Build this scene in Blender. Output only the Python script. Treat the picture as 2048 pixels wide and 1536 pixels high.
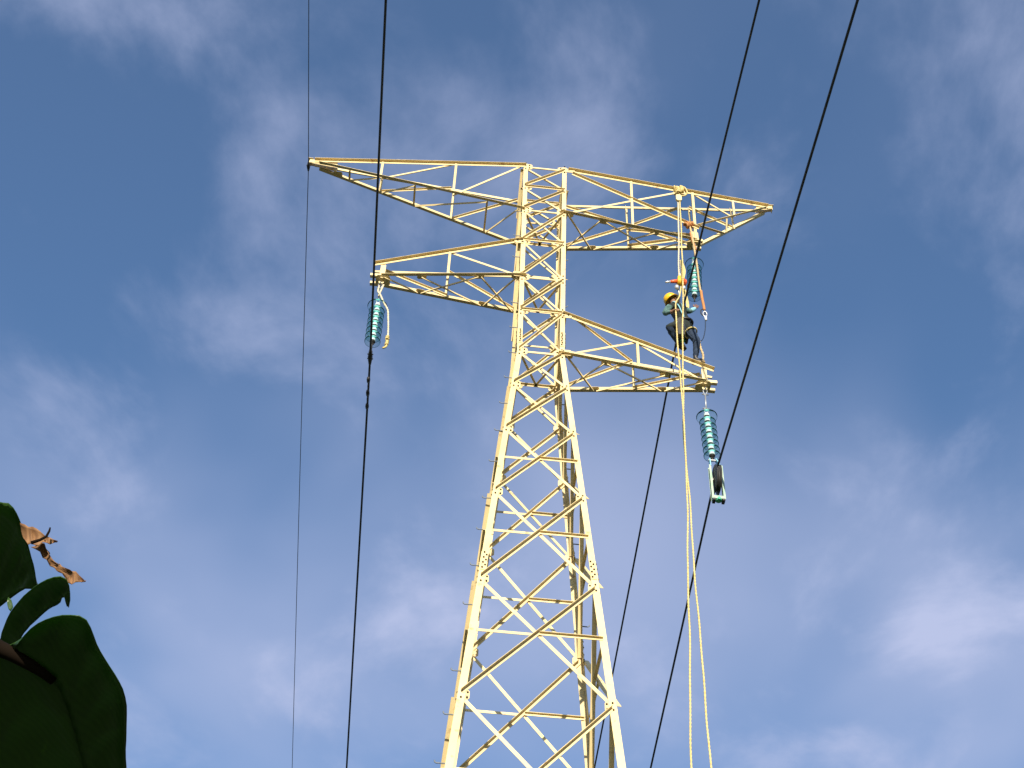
import bpy, bmesh, math, random
from mathutils import Vector, Matrix

random.seed(7)
scene = bpy.context.scene
for o in list(bpy.data.objects):
    bpy.data.objects.remove(o)
COL = scene.collection
Z0 = 19.95                     # height of the waist of the tower above the ground

# ------------------------------------------------------------------ camera
cam = bpy.data.cameras.new("Camera")
cam.sensor_width = 36.0
cam.lens = 36.0 * 2893.52 / 2048.0
cam.clip_end = 5000.0
cam_o = bpy.data.objects.new("Camera", cam)
COL.objects.link(cam_o)
_f = Vector((0.04577287, 0.67012014, 0.74083995))
_r = Vector((0.99442513, -0.10108807, 0.02999765))
_u = Vector((-0.09499211, -0.73533679, 0.6710114))
cam_o.matrix_world = Matrix(((_r.x, _u.x, -_f.x, -1.5402),
                             (_r.y, _u.y, -_f.y, -16.2186),
                             (_r.z, _u.z, -_f.z, 1.5997),
                             (0, 0, 0, 1)))
scene.camera = cam_o

# ------------------------------------------------------------------ sky, sun, exposure
SUN_EL = math.radians(17.0)
SUN_AZ = math.radians(183.5)          # clockwise from +Y: low, almost straight behind the camera
world = bpy.data.worlds.new("World")
scene.world = world
world.use_nodes = True
wn, wl = world.node_tree.nodes, world.node_tree.links
wn.clear()
sky = wn.new("ShaderNodeTexSky")
sky.sky_type = 'NISHITA'
sky.sun_disc = False
sky.sun_elevation = SUN_EL
sky.sun_rotation = SUN_AZ
sky.altitude = 300.0
sky.air_density = 1.0
sky.dust_density = 0.15
sky.ozone_density = 3.0
tc = wn.new("ShaderNodeTexCoord")
sep = wn.new("ShaderNodeSeparateXYZ")
wl.new(tc.outputs["Generated"], sep.inputs[0])
mx = wn.new("ShaderNodeMath"); mx.operation = 'MAXIMUM'; mx.inputs[1].default_value = 0.12
wl.new(sep.outputs[2], mx.inputs[0])
dx = wn.new("ShaderNodeMath"); dx.operation = 'DIVIDE'
dy = wn.new("ShaderNodeMath"); dy.operation = 'DIVIDE'
wl.new(sep.outputs[0], dx.inputs[0]); wl.new(mx.outputs[0], dx.inputs[1])
wl.new(sep.outputs[1], dy.inputs[0]); wl.new(mx.outputs[0], dy.inputs[1])
cmb = wn.new("ShaderNodeCombineXYZ")
wl.new(dx.outputs[0], cmb.inputs[0]); wl.new(dy.outputs[0], cmb.inputs[1])


def cloud_noise(scale, detail, rough, dist, loc, rot, sc, lo, hi):
    m = wn.new("ShaderNodeMapping")
    m.inputs["Location"].default_value = loc
    m.inputs["Rotation"].default_value = (0, 0, math.radians(rot))
    m.inputs["Scale"].default_value = sc
    n = wn.new("ShaderNodeTexNoise")
    n.inputs["Scale"].default_value = scale
    n.inputs["Detail"].default_value = detail
    n.inputs["Roughness"].default_value = rough
    n.inputs["Distortion"].default_value = dist
    r = wn.new("ShaderNodeMapRange")
    r.interpolation_type = 'SMOOTHSTEP'
    r.inputs["From Min"].default_value = lo
    r.inputs["From Max"].default_value = hi
    wl.new(cmb.outputs[0], m.inputs[0]); wl.new(m.outputs[0], n.inputs["Vector"])
    wl.new(n.outputs["Fac"], r.inputs["Value"])
    return r.outputs["Result"]


veil = cloud_noise(1.9, 3.5, 0.46, 0.25, (5.760, 14.988, 0), 47.99, (1.0, 0.6, 1), 0.36, 0.80)
puff = cloud_noise(4.0, 9.0, 0.56, 0.25, (9.410, 15.171, 0), 108.82, (1.0, 0.8, 1), 0.48, 0.82)
a1 = wn.new("ShaderNodeMath"); a1.operation = 'MULTIPLY'; a1.inputs[1].default_value = 0.66
a2 = wn.new("ShaderNodeMath"); a2.operation = 'MULTIPLY'; a2.inputs[1].default_value = 0.62
a3 = wn.new("ShaderNodeMath"); a3.operation = 'ADD'; a3.use_clamp = True
a0 = wn.new("ShaderNodeMath"); a0.operation = 'ADD'; a0.inputs[1].default_value = 0.12
wl.new(veil, a0.inputs[0]); wl.new(a0.outputs[0], a1.inputs[0]); wl.new(puff, a2.inputs[0])
wl.new(a1.outputs[0], a3.inputs[0]); wl.new(a2.outputs[0], a3.inputs[1])
mixc = wn.new("ShaderNodeMix"); mixc.data_type = 'RGBA'
mixc.inputs["B"].default_value = (2.75, 3.1, 4.45, 1)      # thin lavender-white cirrus, in the sky's own units
wl.new(a3.outputs[0], mixc.inputs["Factor"])
hsv = wn.new("ShaderNodeHueSaturation")
hsv.inputs["Saturation"].default_value = 1.13
wl.new(sky.outputs[0], hsv.inputs["Color"])
wl.new(hsv.outputs[0], mixc.inputs["A"])
bg = wn.new("ShaderNodeBackground")
bg.inputs["Strength"].default_value = 0.094
wl.new(mixc.outputs["Result"], bg.inputs["Color"])
wo = wn.new("ShaderNodeOutputWorld")
wl.new(bg.outputs[0], wo.inputs["Surface"])

sun = bpy.data.lights.new("Sun", 'SUN')
sun.energy = 4.0
sun.angle = math.radians(0.53)
sun.color = (1.0, 0.90, 0.74)
sun_o = bpy.data.objects.new("Sun", sun)
COL.objects.link(sun_o)
to_sun = Vector((math.sin(SUN_AZ) * math.cos(SUN_EL), math.cos(SUN_AZ) * math.cos(SUN_EL), math.sin(SUN_EL)))
sun_o.rotation_euler = to_sun.to_track_quat('Z', 'Y').to_euler()
sun_o.location = (20, -20, 40)

scene.render.engine = 'CYCLES'
vs = scene.view_settings
vs.view_transform = 'Standard'
vs.look = 'None'
vs.exposure = 0.95
vs.gamma = 1.0
vs.use_curve_mapping = False


# ------------------------------------------------------------------ materials
def node_mat(name):
    m = bpy.data.materials.new(name)
    m.use_nodes = True
    return m, m.node_tree.nodes, m.node_tree.links, m.node_tree.nodes["Principled BSDF"]


def noisy(name, c1, c2, scale=6.0, rough=0.5, metal=0.0, detail=5.0, lo=0.35, hi=0.7, c3=None, s3=30.0, bump=0.0, spec=0.5):
    """two-tone noise paint/metal/cloth, an optional third colour for rust or dirt specks"""
    m, n, l, p = node_mat(name)
    co = n.new("ShaderNodeTexCoord")
    t = n.new("ShaderNodeTexNoise"); t.inputs["Scale"].default_value = scale; t.inputs["Detail"].default_value = detail
    l.new(co.outputs["Object"], t.inputs["Vector"])
    r = n.new("ShaderNodeMapRange"); r.inputs["From Min"].default_value = lo; r.inputs["From Max"].default_value = hi
    l.new(t.outputs["Fac"], r.inputs["Value"])
    mx = n.new("ShaderNodeMix"); mx.data_type = 'RGBA'
    mx.inputs["A"].default_value = (*c1, 1); mx.inputs["B"].default_value = (*c2, 1)
    l.new(r.outputs["Result"], mx.inputs["Factor"])
    col = mx.outputs["Result"]
    if c3:
        t3 = n.new("ShaderNodeTexNoise"); t3.inputs["Scale"].default_value = s3; t3.inputs["Detail"].default_value = 6.0
        l.new(co.outputs["Object"], t3.inputs["Vector"])
        r3 = n.new("ShaderNodeMapRange"); r3.inputs["From Min"].default_value = 0.62; r3.inputs["From Max"].default_value = 0.74
        l.new(t3.outputs["Fac"], r3.inputs["Value"])
        m3 = n.new("ShaderNodeMix"); m3.data_type = 'RGBA'; m3.inputs["B"].default_value = (*c3, 1)
        l.new(r3.outputs["Result"], m3.inputs["Factor"]); l.new(col, m3.inputs["A"])
        col = m3.outputs["Result"]
    l.new(col, p.inputs["Base Color"])
    p.inputs["Roughness"].default_value = rough
    p.inputs["Metallic"].default_value = metal
    p.inputs["Specular IOR Level"].default_value = spec
    if bump:
        b = n.new("ShaderNodeBump"); b.inputs["Strength"].default_value = bump; b.inputs["Distance"].default_value = 0.01
        l.new(t.outputs["Fac"], b.inputs["Height"]); l.new(b.outputs[0], p.inputs["Normal"])
    return m


M = {}
M['paint'] = noisy("cream_paint", (0.75, 0.605, 0.325), (0.70, 0.545, 0.26), 2.2, 0.62, c3=(0.46, 0.30, 0.13), s3=9.0)
M['plate'] = noisy("cream_paint_rusty", (0.74, 0.59, 0.31), (0.66, 0.50, 0.23), 5.0, 0.65, c3=(0.26, 0.12, 0.05), s3=16.0)
for mk in ('paint', 'plate'):          # every bar has weathered a little differently
    nt = M[mk].node_tree
    pr = nt.nodes["Principled BSDF"]
    src = pr.inputs["Base Color"].links[0].from_socket
    oi = nt.nodes.new("ShaderNodeObjectInfo")
    mr_ = nt.nodes.new("ShaderNodeMapRange"); mr_.inputs["To Min"].default_value = 0.82; mr_.inputs["To Max"].default_value = 1.05
    hv_ = nt.nodes.new("ShaderNodeHueSaturation")
    nt.links.new(oi.outputs["Random"], mr_.inputs["Value"]); nt.links.new(mr_.outputs[0], hv_.inputs["Value"])
    nt.links.new(src, hv_.inputs["Color"]); nt.links.new(hv_.outputs[0], pr.inputs["Base Color"])
M['bolt'] = noisy("bolt_steel", (0.018, 0.013, 0.009), (0.04, 0.025, 0.013), 30, 0.8, 0.0, spec=0.2)
M['galv'] = noisy("galvanised_steel", (0.30, 0.32, 0.34), (0.40, 0.42, 0.44), 25, 0.5, 0.6)
M['step'] = noisy("dull_zinc", (0.13, 0.15, 0.17), (0.20, 0.22, 0.24), 25, 0.7, 0.2)
M['cap'] = noisy("insulator_cap", (0.90, 0.90, 0.90), (0.80, 0.80, 0.80), 25, 0.5, 0.0)
M['pin'] = noisy("dark_iron", (0.03, 0.03, 0.032), (0.06, 0.055, 0.05), 30, 0.6, 0.4)
M['wire'] = noisy("weathered_conductor", (0.030, 0.032, 0.036), (0.055, 0.056, 0.06), 8, 0.6, 0.35)
M['earth'] = noisy("weathered_earth_wire", (0.05, 0.055, 0.06), (0.08, 0.085, 0.09), 8, 0.6, 0.3)
M['rope'] = noisy("yellow_rope", (0.62, 0.51, 0.23), (0.50, 0.38, 0.12), 22, 0.85, bump=0.4)
M['rope_pale'] = noisy("pale_rope", (0.62, 0.56, 0.42), (0.50, 0.43, 0.28), 22, 0.9, bump=0.4)
M['strap'] = noisy("orange_webbing", (0.42, 0.22, 0.08), (0.48, 0.16, 0.04), 6, 0.8)
M['strap_tan'] = noisy("tan_webbing", (0.52, 0.40, 0.22), (0.42, 0.30, 0.15), 9, 0.85)
M['orange'] = noisy("orange_enamel", (0.75, 0.13, 0.03), (0.66, 0.10, 0.02), 9, 0.4)
M['yellow'] = noisy("yellow_enamel", (0.75, 0.42, 0.02), (0.68, 0.36, 0.02), 9, 0.4)
M['steel'] = noisy("bright_steel", (0.70, 0.71, 0.72), (0.55, 0.56, 0.58), 15, 0.35, 0.6)
M['rubber'] = noisy("black_sheave", (0.014, 0.014, 0.015), (0.035, 0.034, 0.033), 12, 0.6)
M['mint'] = noisy("pale_mint_enamel", (0.28, 0.42, 0.32), (0.40, 0.48, 0.38), 7, 0.45, c3=(0.2, 0.2, 0.15), s3=25)
M['blue'] = noisy("light_blue_enamel", (0.20, 0.52, 0.66), (0.28, 0.60, 0.70), 9, 0.45)
M['green'] = noisy("green_enamel", (0.05, 0.42, 0.26), (0.08, 0.5, 0.3), 9, 0.45)
M['shirt'] = noisy("dark_green_cloth", (0.009, 0.014, 0.012), (0.018, 0.028, 0.024), 14, 0.9, bump=0.6)
M['sleeve'] = noisy("teal_cloth", (0.03, 0.075, 0.07), (0.14, 0.26, 0.24), 14, 0.9, bump=0.6)
M['cuff'] = noisy("light_blue_cloth", (0.20, 0.47, 0.58), (0.28, 0.55, 0.64), 14, 0.9)
M['jeans'] = noisy("denim", (0.010, 0.021, 0.046), (0.024, 0.045, 0.085), 16, 0.9, bump=0.6)
M['skin'] = noisy("brown_skin", (0.20, 0.10, 0.06), (0.25, 0.13, 0.08), 10, 0.6)
M['hair'] = noisy("black_hair", (0.01, 0.009, 0.008), (0.02, 0.018, 0.015), 40, 0.7)
M['boot'] = noisy("black_leather", (0.015, 0.013, 0.012), (0.03, 0.026, 0.022), 14, 0.5)
M['sole'] = noisy("tan_sole", (0.35, 0.25, 0.13), (0.28, 0.2, 0.1), 14, 0.8)
M['helmet'] = noisy("yellow_helmet", (0.80, 0.47, 0.02), (0.76, 0.42, 0.015), 6, 0.3)
M['concrete'] = noisy("concrete", (0.36, 0.35, 0.32), (0.27, 0.26, 0.24), 5, 0.9, bump=0.4)


def glass_mat(name, tint, lo, hi):
    m, n, l, p = node_mat(name)
    n.remove(p)
    out = n["Material Output"]
    tr = n.new("ShaderNodeBsdfTransparent")
    fc = n.new("ShaderNodeLayerWeight"); fc.inputs["Blend"].default_value = 0.45
    cm = n.new("ShaderNodeMix"); cm.data_type = 'RGBA'
    cm.inputs["A"].default_value = (0.97, 0.99, 0.99, 1); cm.inputs["B"].default_value = (*tint, 1)
    l.new(fc.outputs["Facing"], cm.inputs["Factor"]); l.new(cm.outputs["Result"], tr.inputs[0])
    gl = n.new("ShaderNodeBsdfGlossy"); gl.inputs["Roughness"].default_value = 0.08; gl.inputs[0].default_value = (0.45, 0.75, 0.72, 1)
    df = n.new("ShaderNodeBsdfDiffuse"); df.inputs[0].default_value = (0.20, 0.50, 0.46, 1)
    lw = n.new("ShaderNodeLayerWeight"); lw.inputs["Blend"].default_value = 0.12
    ns = n.new("ShaderNodeTexNoise"); ns.inputs["Scale"].default_value = 9.0
    mr = n.new("ShaderNodeMapRange"); mr.inputs["To Min"].default_value = lo; mr.inputs["To Max"].default_value = hi
    l.new(ns.outputs["Fac"], mr.inputs["Value"])
    m1 = n.new("ShaderNodeMixShader"); m2 = n.new("ShaderNodeMixShader")
    l.new(mr.outputs[0], m1.inputs[0]); l.new(tr.outputs[0], m1.inputs[1]); l.new(df.outputs[0], m1.inputs[2])
    l.new(lw.outputs["Fresnel"], m2.inputs[0]); l.new(m1.outputs[0], m2.inputs[1]); l.new(gl.outputs[0], m2.inputs[2])
    l.new(m2.outputs[0], out.inputs["Surface"])
    return m


M['glass'] = glass_mat("toughened_glass", (0.50, 0.82, 0.81), .07, .15)
M['clear_glass'] = glass_mat("clear_glass", (0.80, 0.93, 0.92), .015, .04)


def leaf_mat(name, c1, c2, trans, tcol, scale=5.0, rough=0.36):
    m, n, l, p = node_mat(name)
    out = n["Material Output"]
    co = n.new("ShaderNodeTexCoord")
    t = n.new("ShaderNodeTexNoise"); t.inputs["Scale"].default_value = scale; t.inputs["Detail"].default_value = 6
    l.new(co.outputs["Object"], t.inputs["Vector"])
    w = n.new("ShaderNodeTexWave"); w.inputs["Scale"].default_value = 17.0; w.inputs["Distortion"].default_value = 4.0
    mp = n.new("ShaderNodeMapping"); mp.inputs["Rotation"].default_value = (0, 0, math.radians(35))
    l.new(co.outputs["Object"], mp.inputs[0]); l.new(mp.outputs[0], w.inputs["Vector"])
    ad = n.new("ShaderNodeMath"); ad.operation = 'MULTIPLY'
    l.new(t.outputs["Fac"], ad.inputs[0]); l.new(w.outputs["Fac"], ad.inputs[1])
    mx = n.new("ShaderNodeMix"); mx.data_type = 'RGBA'
    mx.inputs["A"].default_value = (*c1, 1); mx.inputs["B"].default_value = (*c2, 1)
    l.new(ad.outputs[0], mx.inputs["Factor"]); l.new(mx.outputs["Result"], p.inputs["Base Color"])
    p.inputs["Roughness"].default_value = rough
    b = n.new("ShaderNodeBump"); b.inputs["Strength"].default_value = 0.10; b.inputs["Distance"].default_value = 0.004
    l.new(w.outputs["Fac"], b.inputs["Height"]); l.new(b.outputs[0], p.inputs["Normal"])
    if trans:
        tl = n.new("ShaderNodeBsdfTranslucent"); tl.inputs[0].default_value = (*tcol, 1)
        ms = n.new("ShaderNodeMixShader"); ms.inputs[0].default_value = trans
        l.new(p.outputs[0], ms.inputs[1]); l.new(tl.outputs[0], ms.inputs[2]); l.new(ms.outputs[0], out.inputs["Surface"])
    return m


M['leaf'] = leaf_mat("banana_leaf", (0.030, 0.080, 0.014), (0.048, 0.115, 0.018), 0.32, (0.08, 0.22, 0.012))
M['rib'] = noisy("leaf_midrib", (0.006, 0.0035, 0.002), (0.010, 0.006, 0.003), 8, 0.9, spec=0.1)
M['dry'] = leaf_mat("dry_leaf", (0.32, 0.17, 0.075), (0.085, 0.034, 0.016), 0.25, (0.45, 0.22, 0.07), 14.0, 0.8)
M['stem'] = noisy("banana_stem", (0.06, 0.09, 0.03), (0.14, 0.10, 0.05), 5, 0.6)


# ------------------------------------------------------------------ mesh helpers
def link(name, me, mat, parent=None):
    o = bpy.data.objects.new(name, me)
    COL.objects.link(o)
    mats = mat if isinstance(mat, (list, tuple)) else [mat]
    if not me.materials:
        for k in mats:
            me.materials.append(M[k])
    if parent:
        o.parent = parent
    return o


def empty(name, loc=(0, 0, 0)):
    o = bpy.data.objects.new(name, None)
    o.empty_display_size = 0.3
    o.location = loc
    COL.objects.link(o)
    return o


def tag(o, label, cat, group=None):
    o["label"] = label
    o["category"] = cat
    if group:
        o["group"] = group
    return o


class MB:
    """collects quads of simple shapes, then becomes one mesh"""
    def __init__(self):
        self.v, self.f, self.m = [], [], []

    def face(self, idx, mi):
        self.f.append(idx); self.m.append(mi)

    def prism(self, poly0, poly1, mi=0, caps=True):
        b = len(self.v); n = len(poly0)
        self.v += [tuple(p) for p in poly0] + [tuple(p) for p in poly1]
        for i in range(n):
            j = (i + 1) % n
            self.face((b + i, b + j, b + n + j, b + n + i), mi)
        if caps:
            self.face(tuple(range(b + n - 1, b - 1, -1)), mi)
            self.face(tuple(range(b + n, b + 2 * n)), mi)

    def plate(self, c, u, v, n, hu, hv, t, mi=0, cut=0.0):
        """flat plate centred on c, half sizes hu, hv, thickness t along n, corners clipped by cut"""
        c, u, v, n = Vector(c), Vector(u).normalized(), Vector(v).normalized(), Vector(n).normalized()
        if cut:
            k = [(-hu + cut, -hv), (hu - cut, -hv), (hu, -hv + cut), (hu, hv - cut), (hu - cut, hv), (-hu + cut, hv), (-hu, hv - cut), (-hu, -hv + cut)]
        else:
            k = [(-hu, -hv), (hu, -hv), (hu, hv), (-hu, hv)]
        p0 = [c + u * a + v * b - n * t / 2 for a, b in k]
        self.prism(p0, [p + n * t for p in p0], mi)

    def cyl(self, p0, p1, r0, r1=None, seg=8, mi=0):
        p0, p1 = Vector(p0), Vector(p1)
        r1 = r0 if r1 is None else r1
        ax = (p1 - p0).normalized()
        a = ax.orthogonal().normalized(); b = ax.cross(a)
        ring = [a * math.cos(2 * math.pi * i / seg) + b * math.sin(2 * math.pi * i / seg) for i in range(seg)]
        self.prism([p0 + q * r0 for q in ring], [p1 + q * r1 for q in ring], mi)

    def tube(self, pts, r, seg=8, mi=0, wob=0.0):
        pts = [Vector(p) for p in pts]
        rr = r if isinstance(r, (list, tuple)) else [r] * len(pts)
        b = len(self.v); a = None
        for i, p in enumerate(pts):
            t = (pts[min(i + 1, len(pts) - 1)] - pts[max(i - 1, 0)]).normalized()
            a = t.orthogonal().normalized() if a is None else (a - t * a.dot(t)).normalized()
            c = t.cross(a)
            for k in range(seg):
                an = 2 * math.pi * k / seg
                self.v.append(tuple(p + (a * math.cos(an) + c * math.sin(an)) * rr[i] * (1 + random.uniform(-wob, wob))))
        n = len(pts)
        for i in range(n - 1):
            for k in range(seg):
                j = (k + 1) % seg
                self.face((b + i * seg + k, b + i * seg + j, b + (i + 1) * seg + j, b + (i + 1) * seg + k), mi)
        self.face(tuple(b + k for k in range(seg - 1, -1, -1)), mi)
        self.face(tuple(b + (n - 1) * seg + k for k in range(seg)), mi)

    def lathe(self, prof, c, ax, seg=24, mi=0):
        """prof: (radius, height) list along ax from c; closed loops are the caller's job"""
        c, ax = Vector(c), Vector(ax).normalized()
        a = ax.orthogonal().normalized(); bb = ax.cross(a)
        b = len(self.v)
        for r, h in prof:
            for k in range(seg):
                an = 2 * math.pi * k / seg
                self.v.append(tuple(c + ax * h + (a * math.cos(an) + bb * math.sin(an)) * max(r, 1e-4)))
        for i in range(len(prof) - 1):
            for k in range(seg):
                j = (k + 1) % seg
                self.face((b + i * seg + k, b + i * seg + j, b + (i + 1) * seg + j, b + (i + 1) * seg + k), mi)

    def build(self, name, mat, parent=None, smooth=False, off=(0, 0, 0)):
        me = bpy.data.meshes.new(name)
        o = Vector(off)
        me.from_pydata([tuple(Vector(v) - o) for v in self.v], [], self.f)
        mats = mat if isinstance(mat, (list, tuple)) else [mat]
        for k in mats:
            me.materials.append(M[k])
        for p, mi in zip(me.polygons, self.m):
            p.material_index = mi
            p.use_smooth = smooth
        bm = bmesh.new(); bm.from_mesh(me)
        bmesh.ops.recalc_face_normals(bm, faces=bm.faces)
        bm.to_mesh(me); bm.free()
        ob = link(name, me, mats, parent)
        ob.location = o
        return ob


def spline(pts, n=8):
    """Catmull-Rom through pts"""
    P = [Vector(p) for p in pts]
    out = []
    for i in range(len(P) - 1):
        p0, p1, p2, p3 = P[max(i - 1, 0)], P[i], P[i + 1], P[min(i + 2, len(P) - 1)]
        for k in range(n):
            t = k / n
            out.append(0.5 * ((2 * p1) + (p2 - p0) * t + (2 * p0 - 5 * p1 + 4 * p2 - p3) * t * t + (3 * p1 - p0 - 3 * p2 + p3) * t ** 3))
    out.append(P[-1])
    return out


def angle(name, p0, p1, a, b, w, parent, t=0.007, w2=None, mat='paint'):
    """rolled steel angle: heel on p0-p1, one flange along a, the other along b"""
    p0, p1, a, b = Vector(p0), Vector(p1), Vector(a), Vector(b)
    ax = (p1 - p0).normalized()
    a = (a - ax * a.dot(ax)).normalized()
    b = (b - ax * b.dot(ax)); b = (b - a * b.dot(a)).normalized()
    w2 = w2 or w
    prof = [(0, 0), (w, 0), (w, t), (t, t), (t, w2), (0, w2)]
    mb = MB()
    mb.prism([p0 + a * x + b * y for x, y in prof], [p1 + a * x + b * y for x, y in prof])
    return mb.build(name, mat, parent)


# ------------------------------------------------------------------ ground
mb = MB()
N = 40
R = 2500.0
def gz(x, y):
    d = math.hypot(x, y)
    return 0.0 if d < 25 else (math.sin(x * 0.021) * math.cos(y * 0.017) - 0.3) * min(1.0, (d - 25) / 120.0) * 3.0
co = [math.copysign(abs(i / N) ** 2.2, i) * R for i in range(-N, N + 1)]
for y in co:
    for x in co:
        mb.v.append((x, y, gz(x, y)))
S_ = 2 * N + 1
for i in range(2 * N):
    for j in range(2 * N):
        mb.face((i * S_ + j, i * S_ + j + 1, (i + 1) * S_ + j + 1, (i + 1) * S_ + j), 0)
M['ground'] = noisy("dry_grass_ground", (0.035, 0.050, 0.015), (0.060, 0.055, 0.026), 0.35, 0.95, c3=(0.10, 0.07, 0.04), s3=0.9)
g = mb.build('ground', 'ground', smooth=True)
g["kind"] = "structure"

# ------------------------------------------------------------------ the tower
X, Y, Z = Vector((1, 0, 0)), Vector((0, 1, 0)), Vector((0, 0, 1))
LV = dict(a=5.479, b=4.776, c=4.044, d=3.070, e=2.010, f=1.063, g=0.0, p=-0.929, h=-2.077, i=-3.560, j=-5.377, k=-7.446, l=-9.95, m=-12.9, n=-16.4)
GZ = -Z0 + 0.25
ORDER = 'abcdefgphijklmn'


def hw(z):
    return 0.4 + 0.0219 * z / 5.479 if z >= 0 else 0.4 - 0.0829 * z


def P3(x, y, z):
    return Vector((x, y, z + Z0))


tower = empty('transmission_tower')
tag(tower, 'cream yellow lattice steel power pylon with four crossarms, standing in the middle', 'pylon')

# legs: three rolled lengths each
for sx in (-1, 1):
    for sy in (-1, 1):
        for zt, zb, w in ((5.56, 0.0, 0.082), (0.0, -5.05, 0.090), (-5.05, GZ, 0.100)):
            t0, t1 = hw(min(zt, 5.479)), hw(zb)
            angle('leg', P3(sx * t1, sy * t1, zb), P3(sx * t0, sy * t0, zt), (-sx, 0, 0), (0, -sy, 0), w, tower, 0.010)


def legw(z):
    return 0.082 if z > 0 else (0.090 if z > -5.05 else 0.100)


# the four faces: f(u, z, o) is the point at u in -1..1 across the face, o metres outside it
FACES = []
for rot in range(4):
    c, s = [(1, 0), (0, 1), (-1, 0), (0, -1)][rot]
    FACES.append((Vector((c, s, 0)), Vector((s, -c, 0))))      # (across, outward); rot 0 is the face towards the camera


def fp(face, u, z, o):
    ac, ou = face
    w = hw(z)
    q = ac * (u * w) + ou * (w + o)
    return P3(q.x, q.y, z)


def inset(z):      # where a brace is bolted: inside the leg flange
    w = hw(z)
    return 1 - 0.55 * legw(z - 0.01) / w


def dia(face, za, ua, zb, ub, outside, w):
    ou = face[1]
    o = 0.001 if outside else -0.019
    p0, p1 = fp(face, ua, za, o), fp(face, ub, zb, o)
    ax = (p1 - p0).normalized()
    up = (Z - ax * ax.z).normalized()
    angle('diagonal_brace', p0 + up * w * .5, p1 + up * w * .5, -up, ou if outside else -ou, w, tower, 0.006, w * 1.35)


def strut(face, z, u0, u1, outside, w):
    o = 0.001 if outside else -0.019
    p0, p1 = fp(face, u0, z, o), fp(face, u1, z, o)
    angle('horizontal_strut', p0 + Z * w * .5, p1 + Z * w * .5, -Z, face[1] if outside else -face[1], w, tower, 0.006)


for fi, face in enumerate(FACES):
    for k in range(len(ORDER)):
        z0 = LV[ORDER[k]]
        z1 = LV[ORDER[k + 1]] if k + 1 < len(ORDER) else GZ - 0.3
        low = z0 <= -0.5
        w = 0.038 if z0 > 0.5 else (0.043 if z0 > -3 else 0.050)
        e = 0.045 if not low else 0.03
        za, zb = z0 - e, z1 + e
        dia(face, zb, -inset(zb), za, inset(za), True, w)
        dia(face, za, -inset(za), zb, inset(zb), False, w)
        if z0 >= -0.01:
            strut(face, z0 + (0.012 if ORDER[k] in 'bdf' else 0.0), -inset(z0), inset(z0), ORDER[k] in 'bdf', w)
        elif ORDER[k] in 'hijklm':
            # the crossing of the two diagonals
            wa, wb = hw(za), hw(zb)
            zc = za + (zb - za) * wa / (wa + wb)
            strut(face, zc, -inset(zc), -0.02, False, 0.042)
            strut(face, zc, 0.02, inset(zc), True, 0.042)

# plan bracing (diaphragms) where the crossarms meet the body
for lv in 'ceg':
    z = LV[lv] - 0.03
    w = hw(z) - 0.03
    angle('plan_brace', P3(-w, -w, z), P3(0, w, z), Z, X, 0.04, tower, 0.005)
    angle('plan_brace', P3(w, -w, z), P3(0, w, z), Z, -X, 0.04, tower, 0.005)

# gussets and bolt heads at the leg joints
def bolts(name, pts, n, parent, r=0.0145, h=0.014):
    m = MB()
    for q in pts:
        m.cyl(Vector(q), Vector(q) + Vector(n) * h, r, r * .9, 6)
    o = m.build(name, 'bolt', parent)
    o["kind"] = "stuff"          # heads too small to pick apart
    return o


for fi, face in enumerate(FACES):
    ac, ou = face
    for lv in ORDER[:12]:
        z = LV[lv]
        for s in (-1, 1):
            w = hw(z); lw = legw(z - 0.01)
            m = MB()
            big = 0.075 if lv in 'abcdefg' else 0.06
            hv = 0.085 if lv in 'acdegfp' else 0.075
            cen = fp(face, s * (1 - (lw * .5 + big * .75) / w), z, -0.0125)
            m.plate(cen, ac, Z, ou, big, hv, 0.007, cut=0.025)
            gp = m.build('gusset_plate', 'plate', tower)
            pts = []
            for dz in ((0.10, 0.0, -0.10) if lv in 'acegf' else (0.055, -0.055)):
                pts.append(fp(face, s * (1 - lw * .5 / w), z + dz, 0.0))
            for dz in (0.035, -0.045):
                pts.append(fp(face, s * (1 - (lw + big * .45) / w), z + dz, -0.009))
            bolts('bolt_heads', pts, ou, gp)
    # leg splices
    for zs in (0.36, -5.05):
        for s in (-1, 1):
            w = hw(zs); lw = legw(zs)
            m = MB()
            cen = fp(face, s * (1 - lw * .55 / w), zs + 0.02, 0.0045)
            tilt = (fp(face, s, zs + .2, 0) - fp(face, s, zs - .2, 0)).normalized()
            m.plate(cen, ac, tilt, ou, lw * .40, 0.19, 0.007)
            sp = m.build('splice_plate', 'plate', tower)
            pts = []
            zig = 0.004 if zs > 0 else 0.018
            for q in range(7):
                pts.append(cen + tilt * (-0.15 + 0.05 * q) + ac * (zig if q % 2 else -zig) + ou * .003)
            bolts('bolt_heads', pts, ou, sp)

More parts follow.
